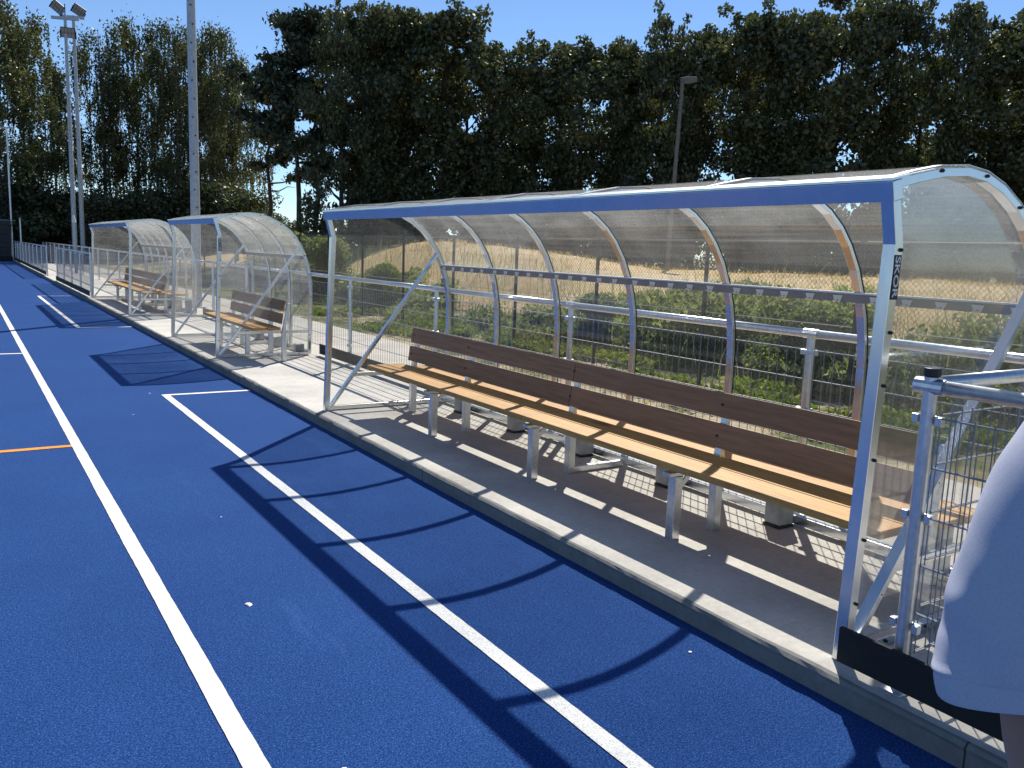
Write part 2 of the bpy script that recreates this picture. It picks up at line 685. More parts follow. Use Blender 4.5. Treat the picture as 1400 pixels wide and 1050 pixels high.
def xline(name, x0, x1, y0, y1, z, mat, rough=.002):
    """painted line running along x with slightly furry edges"""
    m = max(2, int((x1 - x0) / .05))
    a = []; c = []
    for i in range(m + 1):
        x = x0 + (x1 - x0) * i / m
        a.append((x, y0 + rough * random.uniform(-1, 1), z))
        c.append((x, y1 + rough * random.uniform(-1, 1), z))
    b = MB().add(a + c, [(i, i + 1, m + 2 + i, m + 1 + i) for i in range(m)])
    return tag(b.build(name, mat), kind='structure')


sheet('turf', -60, 2.9, -14, 62.9, TZ, MT['turf'])
sheet('side_line', .699, .777, -3, 60, TZ + .004, MT['white_line'], rough=.002)
sheet('bench_area_line', 1.816, 1.893, -1, 9.88, TZ + .004, MT['white_line'], rough=.002)
xline('bench_area_line', 1.816, 2.79, 9.88, 9.957, TZ + .004, MT['white_line'])
sheet('bench_area_line', 1.80, 1.876, 18.03, 27.6, TZ + .004, MT['white_line'], rough=.003)
xline('bench_area_line', 1.80, 2.79, 17.953, 18.03, TZ + .004, MT['white_line'])
xline('bench_area_line', 1.80, 2.79, 27.6, 27.677, TZ + .004, MT['white_line'])
xline('cross_line', -30, .699, 14.14, 14.22, TZ + .004, MT['white_line'])
xline('orange_cross_line', -30, .699, 7.68, 7.76, TZ + .004, MT['orange_line'])
xline('cross_line', -30, .699, 36.9, 37.02, TZ + .004, MT['white_line'])

# kerb, with a crumbly top front edge
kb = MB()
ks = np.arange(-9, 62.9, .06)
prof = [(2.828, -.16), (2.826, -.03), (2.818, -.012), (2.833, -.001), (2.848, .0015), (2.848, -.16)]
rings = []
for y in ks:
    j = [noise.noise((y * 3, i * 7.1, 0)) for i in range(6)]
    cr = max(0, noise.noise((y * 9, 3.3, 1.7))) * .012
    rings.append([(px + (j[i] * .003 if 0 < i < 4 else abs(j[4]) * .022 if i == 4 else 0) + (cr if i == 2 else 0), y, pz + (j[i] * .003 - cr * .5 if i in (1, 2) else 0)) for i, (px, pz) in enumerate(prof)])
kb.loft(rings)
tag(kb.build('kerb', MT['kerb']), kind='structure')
ap = MB()
ap.box((2.849, -9, -.18), (4.42, 62.8, .0))
tag(ap.build('concrete_apron', MT['concrete']), kind='structure')
pa = MB()
pa.box((4.424, -9, -.18), (6.36, 62.8, -.006))
tag(pa.build('path', MT['path']), kind='structure')

# small bits lying on the turf
LB = ['white paint flake on the blue turf between the two long white lines', 'tiny pale flake on the turf beside the bottom of the side line',
      'tiny pale flake on the turf beside the orange line end', 'small pale flake near the kerb beside the curved shadow']
for i, (x, y, s) in enumerate([(1.08, 3.9, .028), (.985, 2.45, .011), (.12, 7.25, .012), (2.62, 2.5, .012), (1.36, 8.9, .012), (1.72, 10.1, .014), (1.30, 5.3, .01)]):
    b = MB()
    pts = [(s * random.uniform(.5, 1) * math.cos(t), s * random.uniform(.5, 1) * math.sin(t)) for t in np.linspace(0, 2 * math.pi, 8)[:-1]]
    b.loft([[(px, py, 0) for px, py in pts], [(px * .75, py * .6, s * .14) for px, py in pts]])
    o = b.build('paint_flake', MT['lettering'], loc=(x, y, TZ + .003))
    lab = ['largest white flake lying on the blue turf between the two long white lines', 'tiny pale flake lying on the turf low beside the side line',
           'tiny pale flake lying just under the orange line', 'tiny pale flake lying by the kerb near the last curved rib shadow',
           'tiny pale flake lying left of the far corner of the near bench box', 'tiny flake lying at the far side of the near bench box corner',
           'tiny pale flake lying left of the dark beam shadow'][i]
    tag(o, lab, 'paint flake', 'pale flakes on the turf')


# ------------------------------------------------------------------ team shelters
ARCH = [(0.0, 1.935), (.15, 1.972), (.33, 2.008), (.51, 2.024), (.66, 2.012), (.80, 1.972), (.95, 1.90), (1.06, 1.82), (1.15, 1.725), (1.235, 1.60),
        (1.30, 1.46), (1.345, 1.33), (1.375, 1.19), (1.392, 1.03), (1.395, .86), (1.390, .60), (1.380, .30), (1.370, .02)]
FRONT = [(0.0, 0.0), (.062, 1.70), (0.0, 1.935)]


def arch_pts(off):
    """offset the arch outward by off"""
    out = []
    n = len(ARCH)
    for i, (d, z) in enumerate(ARCH):
        a = ARCH[max(i - 1, 0)]
        b = ARCH[min(i + 1, n - 1)]
        t = Vector((b[0] - a[0], b[1] - a[1])).normalized()
        nrm = Vector((-t.y, t.x))
        out.append((d + nrm.x * off, z + nrm.y * off))
    return out


def arch_sweep(r0, r1, w, yc):
    """solid band between arch offsets r0..r1, width w around yc (local y)"""
    A = arch_pts(r0); B = arch_pts(r1)
    rings = [[(a[0], yc - w / 2, a[1]), (a[0], yc + w / 2, a[1]), (b[0], yc + w / 2, b[1]), (b[0], yc - w / 2, b[1])] for a, b in zip(A, B)]
    return MB().loft(rings)


bolt_me = None


def bolt(parent, loc, axis='y'):
    global bolt_me
    if bolt_me is None:
        b = MB()
        b.tube((0, 0, 0), (0, -.006, 0), .0075, 8)
        b.tube((0, -.006, 0), (0, -.010, 0), .0045, 6)
        o = b.build('bolt', MT['dark_metal'])
        bolt_me = o.data
        bpy.data.objects.remove(o)
    o = bpy.data.objects.new('bolt', bolt_me)
    COL.objects.link(o)
    o.parent = parent
    o.location = loc
    if axis == 'x':
        o.rotation_euler = (0, 0, -math.pi / 2)
    return o


def sticker(parent, loc, h=.172, w=.043):
    b = MB()
    b.box((-w / 2, -.0012, -h / 2), (w / 2, 0, h / 2))
    s = b.build('sticker', MT['black_plastic'], parent, loc=loc)
    cu = bpy.data.curves.new('lettering', 'FONT')
    cu.body = 'SKOR'
    cu.size = .05
    cu.align_x = 'CENTER'
    cu.align_y = 'CENTER'
    cu.offset = .0006
    cu.extrude = .0004
    t = bpy.data.objects.new('lettering', cu)
    COL.objects.link(t)
    bpy.context.view_layer.update()
    me = bpy.data.meshes.new_from_object(t.evaluated_get(bpy.context.evaluated_depsgraph_get()))
    bpy.data.objects.remove(t)
    co = np.empty(len(me.vertices) * 3)
    me.vertices.foreach_get('co', co)
    co = co.reshape(-1, 3)
    co[:, 0] -= (co[:, 0].max() + co[:, 0].min()) / 2
    co[:, 1] -= (co[:, 1].max() + co[:, 1].min()) / 2
    co[:, 0] *= h * .93 / (co[:, 0].max() - co[:, 0].min())
    co[:, 1] *= w * .74 / (co[:, 1].max() - co[:, 1].min())
    # text reads downward, letter tops to the right (+x), facing -y
    new = np.stack([co[:, 1], -.0018 - co[:, 2], -co[:, 0]], -1)
    me.vertices.foreach_set('co', new.ravel())
    me.update()
    me.materials.clear()
    me.materials.append(MT['lettering'])
    o = bpy.data.objects.new('lettering', me)
    COL.objects.link(o)
    o.parent = s
    return s


def make_shelter(x0, y0, bays, label, detail=True, block_off=None, stickers=True):
    L = bays * .997
    root = empty('team_shelter', (x0, y0, 0))
    tag(root, label, 'team shelter', 'curved see-through team shelters beside the pitch')
    al = MT['aluminium']
    # front posts, bent near the top
    for y in (0.0275, L - .0275):
        rings = []
        for (d, z) in FRONT:
            rings.append([(d, y - .0275, z), (d + .05, y - .0275, z), (d + .05, y + .0275, z), (d, y + .0275, z)])
        b = MB().loft(rings)
        b.box((.0, y - .03, 0), (.075, y + .03, .008))
        b.build('front_post', al, root, bevel=.003)
    # eaves beam
    b = MB()
    b.bar((.034, -.006, 1.902), (.034, L + .006, 1.902), .06, .078, (-.062, 0, .235))
    b.build('front_beam', al, root, bevel=.003)
    b = MB()
    rings = []
    for (d, z) in ((-.010, 1.934), (.10, 1.958)):
        rings.append([(d, -.004, z), (d, L + .004, z), (d, L + .004, z + .010), (d, -.004, z + .010)])
    b.loft(rings)
    b.build('eaves_strip', al, root)
    # ribs
    for i in range(bays + 1):
        y = i * .997
        y = min(max(y, .025), L - .025)
        rb = arch_sweep(-.026 if 0 < i < bays else -.036, 0, .05, y).build('rib', al, root, bevel=.002)
        if detail and 0 < i < bays:
            arch_sweep(.0005, .005, .056, y).build('gasket', MT['gasket'], rb)
        arch_sweep(.0105, .0125, .04, y).build('clamp_strip', al, rb)
    # roof sheet: one curved clear sheet, 4 mm
    A = arch_pts(.006); B = arch_pts(.010)
    rings = [[(a[0], .004, a[1]), (a[0], L - .004, a[1]), (q[0], L - .004, q[1]), (q[0], .004, q[1])] for a, q in zip(A, B)]
    rs = MB().loft(rings).build('roof_sheet', MT['roof_sheet' if y0 < 5 else 'worn_roof'], root)
    # end panels
    outline = [(FRONT[0][0] + .012, .02), (FRONT[1][0] + .012, 1.70), (.012, 1.92)] + [(d - .004, z - .002) for d, z in ARCH[1:]]
    for y, sgn in ((.052, -1), (L - .056, 1)):
        b = MB()
        b.loft([[(d, y, z) for d, z in outline], [(d, y + .004, z) for d, z in outline]])
        ep = b.build('end_panel', MT['end_sheet' if y0 < 5 else 'worn_end'], root)
        yb = .03 if sgn < 0 else L - .03
        # brace, floor rail, low cross rail
        MB().bar((.06, yb, .03), (1.235, yb, 1.585), .03, .05, (0, 1, 0)).build('brace', al, root, bevel=.002)
        MB().box((.05, yb - .02, .006), (1.35, yb + .02, .046)).build('floor_rail', al, root, bevel=.002)
        MB().bar((.31, yb + .0, .35), (1.37, yb + .0, .35), .024, .04).build('cross_rail', al, root, bevel=.002)
        if detail and sgn < 0:
            for i, (d, z) in [(i, ARCH[i]) for i in (2, 4, 6, 8, 10, 12, 14, 15, 16)]:
                bolt(root, (d - .013 - .006 * (i > 8), -.0005, z - .012 + .010 * (i > 8)))
            for z in (.25, .52, .85, 1.15, 1.36, 1.68):
                bolt(root, (.062 * z / 1.7 + .036, -.0005, z))
            for k in range(1, 7):
                t = k / 7
                bolt(root, (.06 + 1.175 * t, .0145, .03 + 1.555 * t))
            for d in (.3, .6, .9, 1.2):
                bolt(root, (d, .0095, .027))
    # rear floor rail
    MB().box((1.305, .06, .018), (1.355, L - .06, .072)).build('rear_rail', al, root, bevel=.003)
    # ballast feet
    for i in range(bays):
        y = i * .997 + (block_off or .40)
        b = MB()
        b.box((1.17, y - .06, .02), (1.300, y + .06, .33 if bays == 6 else .16))
        f = b.build('ballast_foot', MT['block'], root, bevel=.006)
        MB().box((1.165, y - .064, .0), (1.30, y + .064, .018)).build('rubber_pad', MT['black_plastic'], f, bevel=.004)
    # coat-hook rail
    hr = MB()
    hr.box((1.268, .06, 1.405), (1.280, L - .06, 1.452))
    h = hr.build('hook_rail', MT['hook_rail'], root)
    MB().box((1.262, .06, 1.4525), (1.302, L - .06, 1.462)).build('rail_edge', MT['sunlit_edge'], h)  # sunlit top of the rail, its brightness put into a pale colour
    if detail and bays > 3:
        first = None
        for i in range(bays):
            for k in range(5):
                y = i * .997 + .12 + k * .19
                if first is None:
                    m = MB()
                    m.loft([[(xx, -.032, .042), (xx, .032, .042), (xx, .016, .002), (xx, .006, .002), (xx, .006, .018), (xx, -.006, .018), (xx, -.006, .002), (xx, -.016, .002)] for xx in (0, -.003)])
                    m.bar((-.003, -.011, .004), (-.030, -.011, .012), .008, .003)
                    m.bar((-.003, .011, .004), (-.030, .011, .012), .008, .003)
                    first = m.build('hook', MT['hook'], h, loc=(1.267, y, 1.400))
                else:
                    dup(first, h, (1.267, y, 1.400))
    if stickers:
        sticker(root, (.0835, -.0015, 1.575))
    return root


SA = make_shelter(2.955, 1.975, 6, 'long clear curved team shelter nearest the camera, with a row of coat hooks inside', True, .37)
SB = make_shelter(2.940, 12.13, 3, 'short clear curved team shelter in the middle with a short bench', True, .12)
SCs = make_shelter(2.930, 19.35, 6, 'farthest clear curved team shelter, partly behind the short middle one', False, .12, False)


# ------------------------------------------------------------------ benches
def make_bench(x0, y0, L, legs, label, splits, rear=True):
    """x0 = front edge of the seat; y0 near end"""
    root = empty('bench', (x0, y0, 0))
    tag(root, label, 'bench', 'wooden benches inside the shelters')
    wood, al = MT['wood'], MT['galv']
    spans = list(zip([0] + splits, splits + [L]))
    for (d0, d1, dz) in ((0, .188, .02), (.198, .385, .02), (.50, .675, -.01), (.69, .865, -.01))[:4 if rear else 2]:
        for a, c in spans:
            MB().box((d0, a + .002, .415 + dz), (d1, c - .002, .455 + dz)).build('seat_board' if d0 < .4 else 'rear_board', wood, root, bevel=.004)
    # back boards lean slightly
    def bk(z):
        return .405 + (z - .475) * .16
    for (z0, z1) in ((.515, .660), (.695, .840)):
        for a, c in spans:
            a2 = a + (.12 if a == 0 else .003); c2 = c - (.06 if c == L else .003)
            b = MB()
            rings = []
            for y in (a2, c2):
                rings.append([(bk(z0), y, z0), (bk(z0) + .032, y, z0 - .006), (bk(z1) + .032, y, z1 - .006), (bk(z1), y, z1)])
            b.loft(rings)
            b.build('back_board', MT['back_wood'], root, bevel=.004)
    for y in legs:
        MB().box((.08, y - .03, 0), (.14, y + .03, .378)).build('leg', al, root, bevel=.004)
        MB().box((.03, y - .032, .379), (.86 if rear else .47, y + .032, .404)).build('seat_bearer', al, root, bevel=.003)
        b = MB()
        b.bar((.143, y, .30), (.22, y, .377), .03, .012, (0, 1, 0))
        b.build('gusset', al, root)
    for y in [.05] + legs + [L - .12]:
        b = MB()
        b.loft([[(.415, y - .028, 0), (.475, y - .028, 0), (.475, y + .028, 0), (.415, y + .028, 0)],
                [(.415, y - .028, .375), (.475, y - .028, .375), (.475, y + .028, .375), (.415, y + .028, .375)],
                [(.438, y - .026, .50), (.472, y - .026, .50), (.472, y + .026, .50), (.438, y + .026, .50)],
                [(bk(.835) + .035, y - .024, .80), (bk(.835) + .065, y - .024, .80), (bk(.835) + .065, y + .024, .80), (bk(.835) + .035, y + .024, .80)]])
        b.build('back_support', al, root, bevel=.003)
        for z in (.585, .77):
            bolt(root, (bk(z), y, z), 'x')
    for y in [legs[len(legs) // 2]]:
        MB().box((.477, y - .02, .004), (.955, y + .02, .05)).build('floor_bar', al, root, bevel=.003)
    return root


make_bench(3.305, 2.09, 5.60, [1.38, 2.84, 4.40], 'long wooden bench with dark back boards in the nearest shelter', [2.84])
make_bench(3.295, 11.55, 2.80, [.65, 2.15], 'short wooden bench in the middle shelter, seen through its clear end', [], False)
make_bench(3.285, 19.62, 5.4, [1.2, 2.7, 4.4], 'wooden bench in the farthest shelter', [2.7])


# ------------------------------------------------------------------ railings with rod mesh
def mesh_panel_mb(L, z0, z1, step=.07, r=.0018, hstep=.2, skew=0.0):
    """panel along local +y, at local x=0"""
    V = []; F = []
    b = MB()
    n = int(round(L / step))
    for i in range(n + 1):
        y = i * L / n
        b.box((-r, y - r, z0), (r, y + r, z1))
    k = int(round((z1 - z0) / hstep))
    for i in range(k + 1):
        z = z0 + .012 + (z1 - z0 - .024) * i / k
        for x in (-r * 2.4, r * 2.4):
            b.box((x - r * 1.3, 0, z - r * 1.3), (x + r * 1.3, L, z + r * 1.3))
    return b


def make_railing(loc, rz, L, bays, label, kick=None, group='galvanised mesh railings', first_post=True, cap=False, kick_side=-1, kick_range=None, post_r=.026, h=1.17, last_post=True):
    root = empty('railing', loc, rz)
    tag(root, label, 'railing', group)
    bl = L / bays
    post = panel = rail = clampo = None
    for i in range(bays + 1):
        if (i > 0 or first_post) and (i < bays or last_post):
            y = i * bl
            if post is None:
                b = MB()
                b.tube((0, 0, 0), (0, 0, h - (0 if not cap else -.035)), post_r, 14)
                b.box((-.055, -.045, 0), (.055, .045, .010))
                post = b.build('post', MT['galv'], root, smooth=False, loc=(0, y, 0))
                sm = post.modifiers.new('bevel', 'BEVEL'); sm.width = .001
                if cap:
                    MB().tube((0, 0, h + .036), (0, 0, h + .068), post_r + .004, 16).build('cap', MT['black_plastic'], post, bevel=.004)
                c = MB()
                c.box((-.032, -.05, 0), (-.020, .05, .03))
                for cy in (-.045, .045):
                    c.box((-.02, cy - .012, -.002), (.008, cy + .012, .032))
                for z in (.25, .68, 1.05):
                    if clampo is None:
                        clampo = c.build('clamp', MT['galv'], post, loc=(0, 0, z), bevel=.002)
                    else:
                        dup(clampo, post, (0, 0, z))
                s = MB()
                s.tube((0, -.055, h), (0, .055, h), .0305, 14)
                s.build('rail_socket', MT['galv'], post, smooth=False)
            else:
                q = copy_tree(post, root)
                q.location = (0, y, 0)
        if i < bays:
            y = i * bl
            if panel is None:
                panel = mesh_panel_mb(bl - .075, .13, 1.09).build('mesh_panel', MT['wire'], root, loc=(0, y + .0375, 0))
                rail = MB().tube((0, 0, h), (0, bl, h), .0265, 16).build('handrail', MT['galv'], root, smooth=False, loc=(0, y, 0))
                rail.data.polygons.foreach_set('use_smooth', [len(p.vertices) == 4 for p in rail.data.polygons])
            else:
                dup(panel, root, (0, y + .0375, 0))
                dup(rail, root, (0, y, 0))
    if kick:
        for (a, c) in kick:
            x = kick_side * .048
            MB().box((x - .009, a, .03), (x + .009, c, .178)).build('kick_board', MT['black_board'], root, bevel=.002)
    return root


# rear railing behind the shelters
make_railing((4.46, -1.59, 0), 0, 2.51 * 25, 25, 'long galvanised mesh railing running behind all three shelters', kick=[(9.75, 13.6), (16.9, 20.8)], h=1.18)
# near railing on the kerb in front of the camera (runs toward the camera) and its return
make_railing((2.955, 1.735, 0), math.pi, 5.0, 2, 'galvanised mesh railing on the kerb behind the white sleeve, black cap and black kick board', kick=[(-.235, 5.0)], cap=True, kick_side=1, h=1.19)
make_railing((3.0, 1.73, 0), -math.pi / 2, 1.40, 1, 'short return railing beside the open end of the nearest shelter', first_post=False, h=1.20)
# far railings along the kerb
make_railing((2.955, 25.5, 0), 0, 9.4, 4, 'kerbside mesh railing just beyond the farthest shelter', kick=[(0, 9.4)])
make_railing((2.955, 39.1, 0), 0, 22.2, 9, 'kerbside mesh railing at the far end of the pitch, beyond the gap', kick=[(0, 22.2)])


# ------------------------------------------------------------------ masts and poles
def make_mast(loc, H, r0, r1, label, heads, bar_z=None, bar=(-1, 1), steps=True, lean=0, group='floodlight masts', pre=()):
    root = empty('floodlight_mast', loc)
    root.rotation_euler = (0, lean, 0)
    tag(root, label, 'floodlight mast', group)
    b = MB()
    b.tube((0, 0, 0), (0, 0, H), r0, 12, r1)
    b.tube((0, 0, 0), (0, 0, .02), r0 * 1.9, 12)
    b.build('pole', MT['mast'], root)
    if steps:
        first = None
        for i in range(min(60, int(H / .42))):
            z = 2.4 + i * .42
            if z > H - .3:
                break
            r = r0 + (r1 - r0) * z / H
            s = i % 2
            loc2 = (-r * .35 if s else r * .1, -r * .97, z)
            if first is None:
                first = MB().tube((0, .01, 0), (0, -.035, 0), .018, 8).build('step_bolt', MT['dark_metal'], root, loc=loc2)
            else:
                dup(first, root, loc2)
    for (px_, zt_) in pre:
        MB().tube((px_, 0, H), (px_, 0, zt_), .03, 6).build('lightning_rod', MT['dark_metal'], root)
    if bar_z:
        ang = R(-20)
        c, s = math.cos(ang), math.sin(ang)
        MB().bar((bar[0] * c, bar[0] * s, bar_z), (bar[1] * c, bar[1] * s, bar_z), .12, .16).build('crossbar', MT['mast'], root)
    for (hx, hz, w, tilt, roll) in heads:
        hb = MB()
        hb.loft([[(-w / 2, -.12, -.30), (w / 2, -.12, -.30), (w / 2, -.12, .30), (-w / 2, -.12, .30)],
                 [(-w / 2 * .8, .10, -.22), (w / 2 * .8, .10, -.22), (w / 2 * .8, .10, .22), (-w / 2 * .8, .10, .22)]])
        hb.bar((-w / 2 - .02, -.04, -.36), (-w / 2 - .02, -.04, .1), .03, .05)
        hb.bar((w / 2 + .02, -.04, -.36), (w / 2 + .02, -.04, .1), .03, .05)
        o = hb.build('floodlight', MT['dark_metal'], root, loc=(hx, 0, hz))
        o.rotation_euler = (R(tilt), R(roll), R(-10))
        lb = MB()
        for k in range(4):
            for q in range(2):
                xa = -w / 2 + .04 + k * (w - .08) / 4
                lb.box((xa + .01, -.135, -.27 + q * .28), (xa + (w - .08) / 4 - .01, -.123, -.02 + q * .28))
        lb.build('lens', MT['lamp_glass'], o)
    return root


make_mast((4.86, 21.75, 0), 16, .115, .075, 'tall grey mast rising behind the middle shelter, its top out of the picture', [(-.7, 16.3, .9, 20, 0), (.7, 16.3, .9, 20, 0)], 15.9, (-1.1, 1.1))
make_mast((5.97, 58.5, 0), 14.4, .15, .085, 'darker of the two far masts, a single low floodlight under its short crossbar', [(.12, 13.45, .78, 25, 0)], 14.2, (-.75, .75), pre=((0, 15.0),))
make_mast((6.57, 60.0, 0), 14.75, .15, .09, 'lighter far mast with two tilted floodlights on its crossbar', [(-.80, 15.12, .72, 35, 38), (.34, 15.12, .74, 35, 32)], 14.66, (-.75, .62))

# lamp pole among the dark trees
root = empty('lamp_pole', (21.25, 22.75, 0.6))
root.rotation_euler = (0, R(1.5), 0)
tag(root, 'thin grey pole with a small flat lamp, standing in front of the dark trees', 'lamp pole')
MB().tube((0, 0, 0), (0, 0, 7.0), .085, 10, .06).build('pole', MT['pole_grey'], root)
b = MB()
b.loft([[(0, -.12, 7.0), (0, .12, 7.0), (0, .12, 7.22), (0, -.12, 7.22)], [(.55, -.16, 7.12), (.55, .16, 7.12), (.55, .16, 7.30), (.55, -.16, 7.30)]])
b.build('lamp_head', MT['pole_grey'], root, bevel=.02)

# short pole with pale head near the far railing
root = empty('short_pole', (4.3, 42.0, 0))
tag(root, 'short grey pole with a small white head beside the far railing', 'pole')
MB().tube((0, 0, 0), (0, 0, 2.2), .07, 10).build('shaft', MT['mast'], root)
MB().tube((0, 0, 2.2), (-.03, 0, 2.5), .09, 10, .05).build('head', MT['lettering'], root, bevel=.02)
root = empty('fence_post', (3.35, 62.6, 0))
tag(root, 'plain short grey post at the far corner of the pitch', 'post')
b = MB(); b.tube((0, 0, 0), (0, 0, 2.6), .06, 10); b.tube((0, 0, 2.6), (0, 0, 2.63), .07, 10)
b.build('shaft', MT['galv'], root)


# ------------------------------------------------------------------ ball-stop net at the far end
def m_net(name, alpha):
    M = Mat(name)
    M.set((.012, .014, .016), .9)
    tr = M.n.new('ShaderNodeBsdfTransparent')
    mx = M.n.new('ShaderNodeMixShader')
    mx.inputs[0].default_value = alpha
    M.l.new(tr.outputs[0], mx.inputs[1])
    M.l.new(M.b.outputs[0], mx.inputs[2])
    M.l.new(mx.outputs[0], M.out.inputs[0])
    return M.m


root = empty('ball_stop_fence', (2.9, 63.2, 0))
tag(root, 'high black ball-stop net on grey posts behind the far end of the pitch', 'ball-stop net')
for i in range(4):
    MB().tube((-i * 6, 0, -.1), (-i * 6, 0, 8.2), .07, 10, .05).build('post', MT['galv'], root)
MB().tube((-18, 0, 8.15), (.45, 0, 8.15), .05, 8).build('top_rail', MT['galv'], root)
MB().tube((-18, 0, 2.45), (.3, 0, 2.45), .04, 8).build('mid_rail', MT['galv'], root)
nb = MB()
for k in range(0, 181):
    x = -18 + k * .1
    nb.box((x - .004, .02, 2.4), (x + .004, .028, 8.1))
for k in range(58):
    z = 2.4 + k * .1
    nb.box((-18, .019, z - .004), (0, .029, z + .004))
nb.build('net', MT['dark_metal'], root)
bb = MB()
for k in range(9):
    bb.box((-18, -.12, -.08 + k * .28), (-.08, -.08, -.08 + k * .28 + .26))
bb.build('board_wall', MT['dark_metal'], root)
bb = MB().box((-18, -.20, -.1), (-.05, -.125, .2)).build('kick_board', MT['black_board'], root)


# ------------------------------------------------------------------ chain-link fence
root = empty('chain_link_fence', (8.0, 0, 0))
tag(root, 'dark chain-link fence on thin posts between the path verge and the dry mound', 'chain-link fence')
FY0, FY1, FH = -1.05, 38.9, 1.85
post = None
i = 0
y = FY0
while y < FY1 + .1:
    zb = 0.0
    if post is None:
        b = MB(); b.tube((0, 0, -.1), (0, 0, FH + .03), .028, 8); b.tube((0, 0, FH + .03), (0, 0, FH + .05), .033, 8)
        post = b.build('post', MT['fence_green'], root, loc=(0, y, 0))
    else:
        dup(post, root, (0, y, 0))
    y += 2.22
for z in (.08, .95, FH):
    MB().tube((0, FY0, z), (0, FY1, z), .005 if z < 1.5 else .014, 6).build('line_wire' if z < 1.5 else 'top_rail', MT['galv' if z < 1.5 else 'fence_green'], root)
st = .062
V = []; F = []
r = .0017
Hn = FH - .06
for sgn in (1, -1):
    ys = np.arange(FY0 - Hn, FY1 + Hn, st * 1.0)
    for y0 in ys:
        ya, za = y0, .05
        yb, zb = y0 + sgn * Hn, .05 + Hn
        # clip
        t0, t1 = 0., 1.
        dy = yb - ya
        for lim, up in ((FY0, False), (FY1, True)):
            t = (lim - ya) / dy
            if (dy > 0) != up:
                t0 = max(t0, t)
            else:
                t1 = min(t1, t)
        if t1 <= t0:
            continue
        a = (ya + dy * t0, .05 + Hn * t0); c = (ya + dy * t1, .05 + Hn * t1)
        o = len(V)
        x = .002 * sgn
        nz = r * .707
        for (yy, zz) in (a, c):
            V += [(x - r, yy, zz), (x + r * .6, yy - nz * sgn, zz + nz), (x + r * .6, yy + nz * sgn, zz - nz)]
        F += [(o, o + 1, o + 4, o + 3), (o + 1, o + 2, o + 5, o + 4), (o + 2, o, o + 3, o + 5)]
link_mesh('chain_mesh', fast_mesh('chain_mesh', np.array(V), np.array(F), MT['chain_wire']), root)


# ------------------------------------------------------------------ vegetation
def blades(name, P, H, W, mat, lean=.5):
    n = len(P)
    az = rng.uniform(0, 2 * np.pi, n)
    d = np.stack([np.cos(az), np.sin(az), np.zeros(n)], -1)
    t = rng.uniform(0, 2 * np.pi, n)
    ln = np.stack([np.cos(t), np.sin(t), np.zeros(n)], -1) * (rng.uniform(.1, 1, n) * lean * H)[:, None]
    z = np.array([0, 0, 1.])
    w = (W * rng.uniform(.6, 1.3, n))[:, None] * d
    m = P + ln * .35 + z * (H * .55)[:, None]
    top = P + ln + z * (H * (1 - .15 * lean))[:, None]
    V = np.stack([P - w / 2, P + w / 2, m + w * .4, m - w * .4, top + w * .06, top - w * .06], 1)
    b = np.arange(n)[:, None] * 6
    F = np.concatenate([b + np.array([0, 1, 2, 3]), b + np.array([3, 2, 4, 5])])
    return link_mesh(name, fast_mesh(name, V.reshape(-1, 3), F, mat))


def scatter(n, x0, x1, y0, y1, dens=None):
    x = rng.uniform(x0, x1, n); y = rng.uniform(y0, y1, n)
    if dens is not None:
        k = rng.uniform(0, 1, n) < dens(x, y)
        x, y = x[k], y[k]
    return x, y


def topz(x, y):
    return np.maximum(ground_h(x, y), mound_h(x, y))


def patch(x, y, s, thr, seed):
    return np.clip((vnoise(x, y, s, seed) - thr) * 6, 0, 1)


def leaf_quads(C, size, flat=0.0, aspect=1.6, droop=0.0):
    n = len(C)
    a = rng.normal(size=(n, 3))
    a[:, 2] = a[:, 2] * (1 - flat) - droop
    a /= np.linalg.norm(a, axis=1)[:, None]
    b = np.cross(a, rng.normal(size=(n, 3)))
    b /= np.linalg.norm(b, axis=1)[:, None]
    s = (size * rng.uniform(.55, 1.35, n))[:, None]
    V = np.stack([C - a * s * aspect * .5, C + b * s * .5 - a * s * .05, C + a * s * aspect * .5, C - b * s * .5 + a * s * .08], 1)
    F = np.arange(n * 4).reshape(n, 4)
    return V.reshape(-1, 3), F


# verge grass between path and fence
x, y = scatter(70000, 6.42, 9.6, -1, 30, lambda x, y: .02 + .98 * patch(x, y, .8, .0, 2.0) * (.1 + .9 * sstep(6.5, 7.3, x)))
o = blades('verge_grass', np.stack([x, y, topz(x, y) - .01], -1), rng.uniform(.05, .20, len(x)), np.full(len(x), .012), MT['grass'], .9)
tag(o, 'low patchy green grass on the sandy verge beside the path', 'grass', kind='stuff')
# tall weeds along the fence and up the foot of the mound: stalks plus a dense mass of small leaves
def weed_d(x, y):
    edge = 8.75 + .35 * np.sin(y * .9) + .25 * np.sin(y * 2.3 + 1)
    far = 10.9 + 1.0 * np.sin(y * .55 + 2) + .5 * np.sin(y * 1.7)
    far = np.where(y > 13.5, far - 1.2, far)
    return sstep(edge, edge + .35, x) * (1 - sstep(far - .3, far + .8, x)) * (.6 + .4 * patch(x, y, .55, -.3, 5.0))


def weed_top(x, y):
    return (.42 + .42 * patch(x, y, .45, -.25, 9.0) + .18 * patch(x, y, 1.9, -.1, 4.0)) * (.45 + .55 * sstep(8.7, 9.5, x)) * (1.08 - .42 * sstep(9.5, 13.5, y))


def leaf_mass(x, y, topf, size, mat, name):
    zt = topf(x, y)
    z = topz(x, y) + zt * rng.uniform(0.02, 1, len(x)) ** .95
    V, F = leaf_quads(np.stack([x, y, z], -1), np.full(len(x), size), aspect=2.0)
    return V, F


